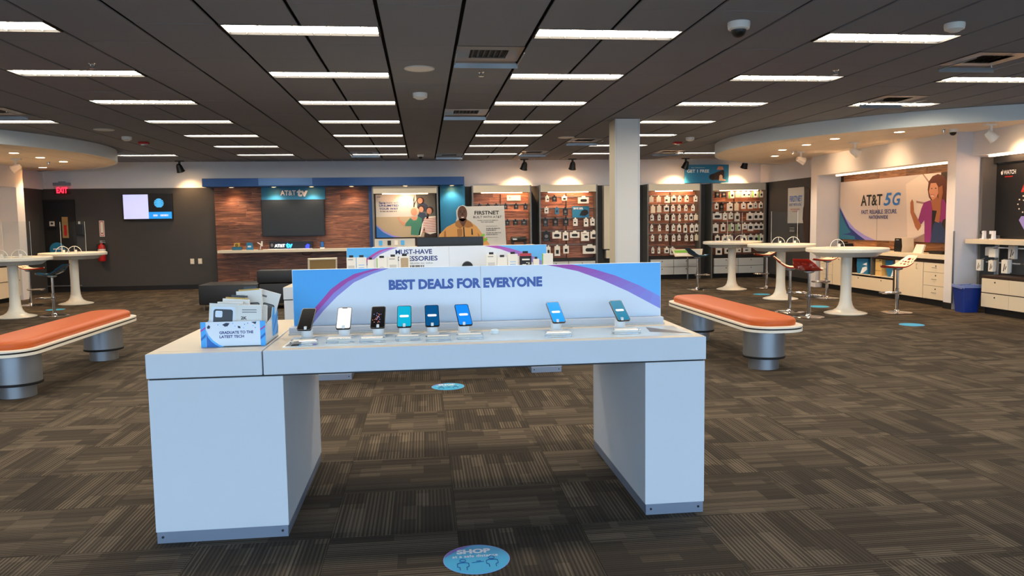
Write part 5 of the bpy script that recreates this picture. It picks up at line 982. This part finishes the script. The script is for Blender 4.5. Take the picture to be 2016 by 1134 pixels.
# door-side cabinet just inside the picture edge
t = thing('edge_cabinet', 'cream cabinet with dark seam at the picture edge, door side', 'cabinet', (-8.5, 14.7, 0)); box('body', -.4, .06, -2.4, 2.45, .1, .72, 'cream', t); box('worktop', -.42, .08, -2.4, 2.48, .76, .82, 'cream', t); box('seam', .06, .064, -2.4, 2.45, .42, .43, 'dark_brown', t); box('toe_kick', -.4, .0, -2.4, 2.45, 0, .1, 'base_black', t); box('under_rail', -.4, .05, -2.4, 2.45, .72, .76, 'dark_brown', t)

# ------------------------------------------------------------------ floor stickers
M('sticker_line', (24, 70, 130), .5)
def sticker(x, y, r, lb, detail=True):
    t = thing('floor_sticker', lb, 'sticker', (x, y, .0008), 0, 'round blue floor stickers'); MB().lathe([(r, 0), (r, .0015), (0, .0015)], 48).build('disc', 'sticker_blue', t); MB().lathe([(r, .0016), (r*.985, .0018), (r*.985, .0015)], 48, caps=False).build('white_rim', 'lavender', t)
    if not detail: return
    z = .0022; arc = [(r*.975*cos(a), r*.975*sin(a)) for a in [PI*(.94-.42*k/12) for k in range(13)]]
    ch = [(arc[-1][0]*(1-s)+arc[0][0]*s+.04*r*sin(PI*s)*-1, arc[-1][1]*(1-s)+arc[0][1]*s+.06*r*sin(PI*s)) for s in [k/8 for k in range(1, 8)]]
    MB().add([(u, v, z) for u, v in arc+ch], [list(range(len(arc)+len(ch)))]).build('violet_swoosh', 'violet', t)
    text('SHOP', -r*.58, r*.46, r*.38, r*.7, t, 'print_white', z, .05, flat=True); text('at a safe distance', -r*.72, r*.66, r*.12, r*.3, t, 'print_white', z, .01, flat=True)
    for cx, cy in ((-r*.42, -r*.08), (r*.45, .04*r)):
        m = MB(); m.tube([(cx+.09*r*cos(a), cy+.1*r*sin(a), z) for a in [2*PI*k/16 for k in range(17)]], r*.012, 4); m.tube([(cx-.1*r, cy-.62*r, z), (cx-.1*r, cy-.45*r, z), (cx-.17*r, cy-.4*r, z), (cx-.17*r, cy-.2*r, z), (cx-.1*r, cy-.15*r, z), (cx+.1*r, cy-.15*r, z), (cx+.17*r, cy-.2*r, z), (cx+.17*r, cy-.4*r, z), (cx+.1*r, cy-.45*r, z), (cx+.1*r, cy-.62*r, z)], r*.012, 4); m.build('person_outline', 'sticker_line', t)
    m = MB(); m.tube([(-r*.16, -r*.25, z), (r*.2, -r*.22, z)], r*.01, 4); m.tube([(-r*.02, -r*.16, z), (r*.12, -r*.16, z)], r*.01, 4); m.build('distance_arrow', 'sticker_line', t)
sticker(.2, 3.29, .148, 'round blue safe-distance floor sticker nearest the shop door'); sticker(.19, 6.93, .15, 'round blue safe-distance floor sticker seen under the front table')
for q in ((6.6, 14.4, .16, 'pale blue floor sticker before the corner table'), (6.58, 12.15, .16, 'pale blue floor sticker between the mural tables'), (6.66, 9.8, .16, 'pale blue floor sticker in front of the near mural table'), (-6.78, 14.95, .16, 'pale blue floor sticker between the door-side tables')): sticker(*q, False)
